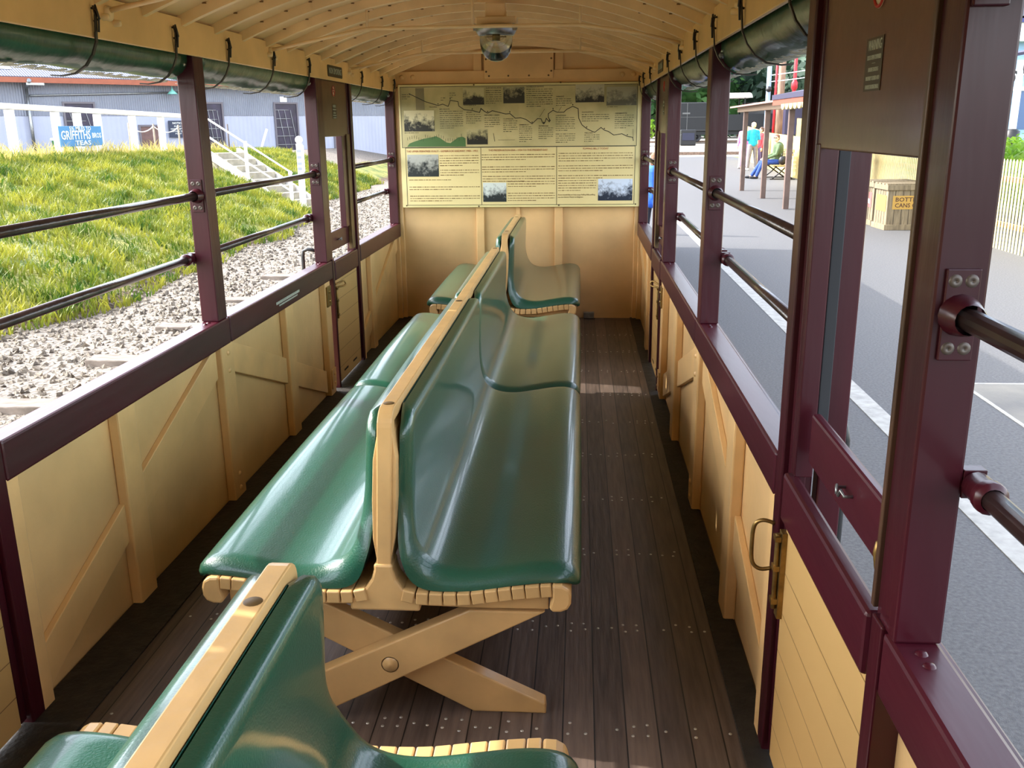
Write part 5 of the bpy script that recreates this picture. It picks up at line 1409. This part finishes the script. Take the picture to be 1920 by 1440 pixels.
def seated():
    e = empty('person', (7.62, 30.9, GP), 0); tag(e, 'seated person with sunglasses, dark green jacket and blue jeans on the platform bench', 'person')
    b = MB()
    # faces -x with the head turned to the viewer (-y)
    hipz = 0.53; hx = 0.06
    legs = {}
    for sg in (-1, 1):
        y = sg*0.10
        P = [Vector((hx, y, hipz)), Vector((-0.40, y*1.3, 0.50)), Vector((-0.62-0.05*sg, y*1.4, 0.09))]
        legs[sg] = P; limb(b, P, [0.08, 0.055, 0.036]); limb(b, [P[2], P[2]+Vector((-0.12, 0, -0.05))], [0.036, 0.028])
    limb(b, [Vector((hx, 0, hipz)), Vector((hx+0.05, 0, 0.78)), Vector((hx+0.05, 0, 1.0))], [0.13, 0.125, 0.13])
    limb(b, [Vector((hx+0.04, 0, 1.02)), Vector((hx, -0.01, 1.15))], [0.058, 0.05])
    arms_ = {}
    for sg in (-1, 1):
        P = [Vector((hx+0.04, sg*0.18, 1.03)), Vector((hx-0.05, sg*0.24, 0.76)), Vector((-0.27, sg*0.14, 0.64))]
        arms_[sg] = P; limb(b, P, [0.046, 0.038, 0.027]); hand(b, P[2], (-1, -sg*0.2, -0.15), 1.0, sg)
    limb(b, [arms_[-1][0], Vector((hx+0.04, 0, 1.05)), arms_[1][0]], [0.05, 0.07, 0.05])
    c, ff, r, up = head(b, (hx-0.03, -0.02, 1.26), (-0.72, -0.7, 0))
    remesh(b, 'body', SKINM, e, 0.007, 2)
    face_parts(e, c, ff, r, up, 1.0, glasses=True, hair=(104, 70, 52))
    t = MB(); limb(t, [Vector((hx, 0, 0.60)), Vector((hx+0.05, 0, 0.78)), Vector((hx+0.05, 0, 0.99))], [0.17, 0.165, 0.165])
    limb(t, [Vector((hx+0.05, -0.08, 0.8)), Vector((hx+0.05, -0.09, 0.98))], [0.12, 0.11]); limb(t, [Vector((hx+0.05, 0.08, 0.8)), Vector((hx+0.05, 0.09, 0.98))], [0.12, 0.11])
    for sg in (-1, 1):
        A_ = arms_[sg]; limb(t, [A_[0], A_[1], A_[1]+(A_[2]-A_[1])*0.93], [0.07, 0.06, 0.048])
    limb(t, [arms_[-1][0], Vector((hx+0.04, 0, 1.07)), arms_[1][0]], [0.07, 0.08, 0.07])
    remesh(t, 'jacket', mat('jacket_green', (72, 92, 58), 0.7, var=0.1, vscale=14, bump=0.4, bscale=30), e, 0.011, 3)
    l = MB(); limb(l, [Vector((hx, -0.08, hipz)), Vector((hx, 0.08, hipz))], [0.12, 0.12])
    for sg in (-1, 1):
        P = legs[sg]; limb(l, [P[0], P[1], P[1]+(P[2]-P[1])*0.93], [0.105, 0.078, 0.062])
    remesh(l, 'jeans', mat('blue_denim', (36, 66, 134), 0.8, var=0.12, vscale=20), e, 0.011, 3)
    for sg in (-1, 1): shoe(e, (legs[sg][2].x-0.02, legs[sg][2].y, 0.045), (-1, 0, 0), mat('black_shoe', (24, 24, 26), 0.5))
seated()
hb = MB(); hb.ball((0, 0, 0.14), (0.13, 0.09, 0.14)); hb.tube([(-0.06, 0, 0.25), (-0.03, 0, 0.36), (0.03, 0, 0.36), (0.06, 0, 0.25)], 0.012, 8)
o = hb.build('black_bag', BLACKM); o.location = (7.78, 30.4, GP+0.445); tag(o, 'dark bag standing on the platform bench beside the seated person', 'bag')

# ================================================================== LOCOMOTIVE
lc = empty('steam_locomotive', (7, 65.5, 0.3)); tag(lc, 'black steam locomotive standing side on across the far tracks', 'locomotive')
BL = mat('locomotive_black', (9, 10, 14), 0.5, var=0.2, vscale=2); LG = mat('pale_lining', (92, 92, 90), 0.5)
b0 = MB().box(-0.2, 3.6, -1.1, 1.1, 0.65, 2.5).build('coal_bunker', BL, lc, 0.04)
l1 = MB()
for z in (0.7, 1.55, 2.45): l1.box(-0.18, 3.58, -1.115, -1.10, z, z+0.018)
for x in (-0.18, 1.5, 3.55): l1.box(x, x+0.03, -1.115, -1.10, 0.7, 2.48)
l1.box(1.2, 1.7, -1.12, -1.1, 1.75, 1.85); l1.build('side_lining', LG, b0)
MB().box(3.75, 5.3, -1.15, 1.15, 0.65, 1.7).build('cab_side', BL, lc, 0.03)
for x in (3.78, 5.22):
    MB().box(x, x+0.08, -1.15, -1.05, 1.7, 2.75).build('cab_pillar', BL, lc); MB().box(x, x+0.08, 1.05, 1.15, 1.7, 2.75).build('cab_pillar', BL, lc)
MB().prism([(1.35, 2.75)]+[(1.35*math.cos(math.pi*k/10), 2.75+0.35*math.sin(math.pi*k/10)) for k in range(1, 10)]+[(-1.35, 2.75)], 'x', 3.5, 5.7).build('cab_roof', mat('cab_roof_pale', (206, 200, 192), 0.5), lc)
bo = MB().lathe([(0.0, 5.3), (0.72, 5.3), (0.72, 9.6), (0.75, 9.7), (0.75, 10.5), (0.0, 10.5)], (0, 0, 1.75), 'x', 24).build('boiler', BL, lc)
MB().lathe([(0.22, 2.3), (0.2, 2.9), (0.27, 2.95), (0.28, 3.1), (0.0, 3.12)], (10.0, 0, 0), 'z', 16).build('chimney', BL, lc)
MB().lathe([(0.3, 2.3), (0.3, 2.75), (0.2, 2.95), (0.0, 3.0)], (7.6, 0, 0), 'z', 16).build('steam_dome', BL, lc)
MB().box(5.4, 8.6, -1.1, -0.7, 0.7, 1.75).build('side_tank', BL, lc, 0.03)
MB().box(-0.3, 11.0, -0.9, 0.9, 0.4, 0.65).build('frame', BL, lc)
for x in (0.6, 2.2, 5.9, 6.9, 7.9, 9.6):
    rw = 0.42 if x > 5 else 0.33
    w = MB().lathe([(0.0, -0.85), (rw*0.25, -0.87), (rw*0.25, -0.82), (rw*0.8, -0.80), (rw*0.85, -0.85), (rw, -0.85), (rw, -0.72), (0, -0.72)], (x, 0, rw-0.05), 'y', 24)
    w.build('wheel', BL, lc)
MB().box(5.8, 8.0, -0.93, -0.89, 0.33, 0.42).build('coupling_rod', METAL, lc)
bx_ = empty('buffer_stop', (7.9, 60.5, 0.12)); tag(bx_, 'dark square buffer block standing before the locomotive', 'buffer stop')
MB().box(-0.2, 0.75, -0.3, 0.3, 0.0, 0.95).build('block', BLACKM, bx_, 0.04); MB().box(-0.1, 0.65, -0.34, -0.3, 0.3, 0.75).build('face_plate', mat('navy_plate', (34, 36, 58), 0.5), bx_, 0.02)
tr_ = empty('hand_trolley', (6.9, 59.6, 0.05)); tag(tr_, 'small pale two-wheeled hand trolley lying on the far gravel', 'trolley')
MB().tube([(-0.7, 0, 0.55), (0.1, 0, 0.95), (0.75, 0, 0.75), (0.55, 0, 0.25), (-0.7, 0, 0.55)], 0.03, 8).build('handle_frame', LG, tr_)
for x in (0.35,):
    MB().lathe([(0.0, -0.05), (0.2, -0.05), (0.2, 0.05), (0.0, 0.05)], (x, 0, 0.2), 'y', 20).build('wheel', BLACKM, tr_)
cw = empty('goods_wagon', (15.2, 63.0, 0.2)); tag(cw, 'dark purple wagon behind the locomotive seen under the shelter roof', 'wagon')
MB().box(-0.8, 8, -1.1, 1.1, 0.5, 2.6).build('body', mat('dark_purple_wagon', (44, 38, 60), 0.5), cw, 0.03)
for x in (0.4, 1.6, 5.5, 6.8): MB().lathe([(0.0, -0.9), (0.35, -0.9), (0.35, -0.75), (0.0, -0.75)], (x, 0, 0.35), 'y', 20).build('wheel', BLACKM, cw)
fw = empty('flat_wagon', (4.0, 60.5, 0.05)); tag(fw, 'low blue grey flat wagon at the far left of the yard beyond the carriage end', 'wagon')
for k in range(3): MB().box(-0.9, 1.7, -0.5, 0.5, 0.35+k*0.38, 0.62+k*0.38).build('plank_tier', mat('blue_grey_planks', (96, 110, 140), 0.6), fw, 0.02)
MB().box(-0.8, 1.6, -0.4, 0.4, 0.0, 0.35).build('underframe', BLACKM, fw)

# ================================================================== POLES, WIRES, SIGNAL, HOUSE
def pole(name, x, y, r, h, m, label, z0=GP, cat='pole', r2=None):
    o = MB().tube([(x, y, z0), (x, y, z0+h*0.5), (x, y, z0+h)], [r, r*0.95, r2 or r*0.85], 14).build(name, m, off=(x, y, z0)); tag(o, label, cat); return o
PBL = mat('pale_blue_pole', (160, 184, 214), 0.5); PRED = mat('red_pole_paint', (176, 36, 46), 0.4); PWD = mat('telegraph_wood', (150, 124, 104), 0.8, var=0.15, vscale=6, stretch=(3, 3, .4))
pole('signal_pole', 9.05, 40.0, 0.10, 7.0, PBL, 'pale blue grey steel pole rising behind the shelter roof')
pole('telegraph_pole', 9.68, 40.6, 0.15, 8.0, PWD, 'thick wooden telegraph pole behind the shelter, right of the pale pole')
pole('slim_red_pole', 9.22, 39.4, 0.05, 6.5, PRED, 'slim red pole close beside the pale blue grey pole')
rp = pole('red_lattice_pole', 10.08, 40.0, 0.075, 7.0, PRED, 'taller red pole right of the wooden telegraph pole'); 
MB().lathe([(0.075, 3.0), (0.13, 3.1), (0.13, 3.3), (0.075, 3.4)], (0, 0, 0), 'z', 14).build('collar', PRED, rp)
ub = empty('camera_box', (9.0, 39.7, 2.75)); tag(ub, 'small dark round lamp head fixed to the pale blue grey pole', 'lamp')
MB().ball((0, 0, 0), (0.12, 0.14, 0.12)).build('head', BLACKM, ub); MB().cyl((0, 0.05, 0), (0.05, 0.25, 0), 0.03, 8).build('bracket', METAL, ub)
for i, (z1, z2) in enumerate(((3.3, 3.9), (3.05, 3.6), (4.3, 4.35))):
    P = []
    for k in range(13):
        t = k/12; P.append((9.1+(12.3-9.1)*t, 40+(31-40)*t, z1+(z2-z1)*t-0.8*t*(1-t)*(0.7 if i < 2 else 0.1)))
    o = MB().tube(P, 0.018, 6).build('overhead_wire', mat('pale_wire', (200, 204, 208), 0.5), off=P[0]); tag(o, '%s pale wire sagging from the poles to the right' % ('middle', 'lowest', 'topmost')[i], 'wire')
# crossing signal at right
sg_ = empty('crossing_signal', (11.0, 22.0, GP)); tag(sg_, 'white crossing signal post with red lamps before the blue house at far right', 'signal')
MB().tube([(0, 0, 0), (0, 0, 3.0)], 0.075, 14).build('post', WHITEP, sg_)
MB().lathe([(0.09, 0.0), (0.12, 1.1), (0.14, 1.25), (0.16, 1.5), (0.08, 1.55)], (0, 0, 0), 'z', 14).build('dark_base', BLACKM, sg_)
for x, z in ((-0.27, 2.62), (0.16, 2.85)):
    l_ = MB().lathe([(0.0, -0.1), (0.13, -0.1), (0.14, 0.05), (0.0, 0.08)], (x, -0.05, z), 'y', 20).build('lamp_housing', BLACKM, sg_)
    MB().lathe([(0.0, -0.125), (0.09, -0.115), (0.105, -0.1)], (x, -0.05, z), 'y', 20).build('red_lens', mat('red_lens', (226, 60, 40), 0.2), l_)
MB().box(-0.3, 0.3, -0.03, 0.03, 2.72, 2.78).build('cross_arm', BLACKM, sg_)
hs = empty('blue_house', (12.8, 27.0, GP)); tag(hs, 'pale blue weatherboard house with white gutter at the right edge', 'building')
MB().box(-0.1, 6, 0, 6, 0.9, 3.9).build('walls', wave_mat('blue_weatherboard', (132, 166, 204), (146, 178, 212), 'Z', 0.2, 0.6, 0.4, 0.02), hs)
MB().box(-0.4, 6.4, -0.4, 0.1, 3.75, 4.25).build('white_fascia', WHITEP, hs); MB().box(-0.5, 6.5, -0.5, -0.38, 4.2, 4.35).build('gutter', mat('navy_gutter', (50, 56, 110), 0.5), hs)
wv = MB().box(0.35, 1.6, -0.03, 0.0, 1.5, 2.5).build('window', mat('house_window_dark', (70, 92, 130), 0.2), hs)
MB().box(0.25, 1.7, -0.06, 0.0, 2.5, 2.6).build('window_head', WHITEP, wv); MB().box(-0.1, 6, -0.05, 0.0, 2.9, 3.05).build('belt_board', WHITEP, hs)
MB().prism([(-0.5, 4.3), (6.5, 4.3), (3, 6.2)], 'y', -0.5, 6.5).build('roof', mat('house_roof_grey', (100, 100, 112), 0.6), hs)

# ================================================================== TREES
def foliage(e, blobs, n, size, m, name='foliage'):
    V = np.zeros((n*4, 3)); F = []
    w = np.array([b[3] for b in blobs])**2; w = w/w.sum(); idx = rng.choice(len(blobs), n, p=w)
    for i in range(n):
        bx2, by2, bz2, r = blobs[idx[i]]
        d = rng.normal(size=3); d /= np.linalg.norm(d); rad = r*(0.78+0.3*rng.random())
        c = np.array([bx2, by2, bz2])+d*rad*np.array([1, 1, 0.85])
        a = rng.normal(size=3); a /= np.linalg.norm(a); b = np.cross(a, d+0.4*rng.normal(size=3)); b /= (np.linalg.norm(b)+1e-6); s_ = size*(0.6+0.8*rng.random())
        V[4*i:4*i+4] = [c-a*s_, c+b*s_*0.6, c+a*s_, c-b*s_*0.6]; F.append((4*i, 4*i+1, 4*i+2, 4*i+3))
    me = bpy.data.meshes.new(name); me.from_pydata(V.tolist(), [], F); me.materials.append(m)
    o = bpy.data.objects.new(name, me); col.objects.link(o); o.parent = e
    mb = MB()
    for (a, b, c, r) in blobs: mb.ball((a, b, c), (r*0.82, r*0.82, r*0.7), 14, 9)
    mb.build('inner_foliage', m, e)
DKL = leafy('dark_evergreen_leaves', (24, 44, 34), (48, 72, 54), 0.6, 0.15)
MDL = leafy('mid_green_leaves', (36, 70, 34), (70, 108, 54), 0.5, 0.3)
BRL = leafy('bright_green_leaves', (110, 160, 40), (176, 206, 74), 0.6, 0.4)
BARK = mat('bark', (84, 70, 58), 0.9, var=0.2, vscale=5)
tid = 0
def tree(x, y, h, r, m, label, n=2600, size=0.32, z0=GP, conif=False, nb=9):
    e = empty('tree', (x, y, z0)); tag(e, label, 'tree', 'trees beyond the station')
    MB().tube([(0, 0, 0), (0.1, 0, h*0.4), (0, 0.1, h*0.75)], [0.22, 0.17, 0.08], 10).build('trunk', BARK, e)
    bl_ = []
    for k in range(nb):
        t = (k+0.5)/nb; zz = h*(0.22+0.72*t); rr = r*(1.0-0.75*t if conif else (0.55+0.25*math.sin(math.pi*t)))
        a = R_.uniform(0, 6.28); o_ = (0.15 if conif else 0.5)*r*(1-t*0.4); bl_.append((math.cos(a)*o_, math.sin(a)*o_, zz, rr))
    foliage(e, bl_, n, size, m)
spots = [(5.0, 84, 11, 4.0, MDL, 0, 'bright leafy tree above the flat wagon beyond the carriage end'), (11.5, 86, 8, 4.2, MDL, 0, 'mid green tree rising behind the black locomotive'),
         (9.0, 100, 20, 5.5, DKL, 1, 'dark tall conifer behind the locomotive cab'), (16.5, 92, 22, 5.5, DKL, 1, 'dark conifer between the shelter roof and the left blind'), (22.5, 88, 24, 6, DKL, 1, 'dark conifer behind the telegraph poles'),
         (28, 84, 24, 6, DKL, 1, 'dark conifer right of the red pole'), (34, 80, 24, 6.5, DKL, 1, 'dark conifer hidden mostly by the near door'), (3.0, 105, 22, 6, DKL, 1, 'dark conifer at the far left of the yard'),
         (42, 74, 24, 7, DKL, 1, 'dark conifer beyond the near door panel'), (24, 52, 13, 5, DKL, 0, 'dark bushy tree above the blue house roof'), (33, 50, 16, 6, DKL, 0, 'broad dark tree at the far right behind the house'), (20.0, 75, 9, 4.5, DKL, 0, 'low dark bush tree behind the paling fence')]
for x, y, h, r, m, cf, lb in spots: tree(x, y, h, r, m, lb, conif=bool(cf), n=3000 if cf else 3600, size=0.42 if cf else 0.30, z0=0.1 if y > 56 else GP)
bsh = empty('bright_bush', (4.6, 70, 0.2)); tag(bsh, 'sunlit yellow green bush far beyond the carriage end', 'bush'); foliage(bsh, [(0, 0, 1.2, 1.4), (1.1, 0, 0.9, 1.1), (-1.0, 0.3, 1.8, 1.2), (0.2, 0, 2.4, 1.0)], 2200, 0.16, BRL)
hg = empty('hedge', (9.0, 14.0, GP)); tag(hg, 'bright green hedge behind the picket fence at right', 'hedge')
foliage(hg, [(0.3+k*0.05+R_.uniform(-.2, .2), -4+k*0.95, 0.75+R_.uniform(-.1, .12), 0.72) for k in range(15)], 15000, 0.05, BRL)
# wooded hill behind everything
def hz(x, y): return -0.5+max(0, (y-96))*0.32+2.0*math.sin(x*0.05)+1.5*math.sin(x*0.11+y*0.04)
grid('hill', lsp(-60, 130, 40), lsp(92, 190, 20), hz, mat('wooded_hill', (30, 52, 38), 0.9, rgb2=(58, 84, 54), vscale=0.35, detail=8, bump=1.0, bscale=0.8))
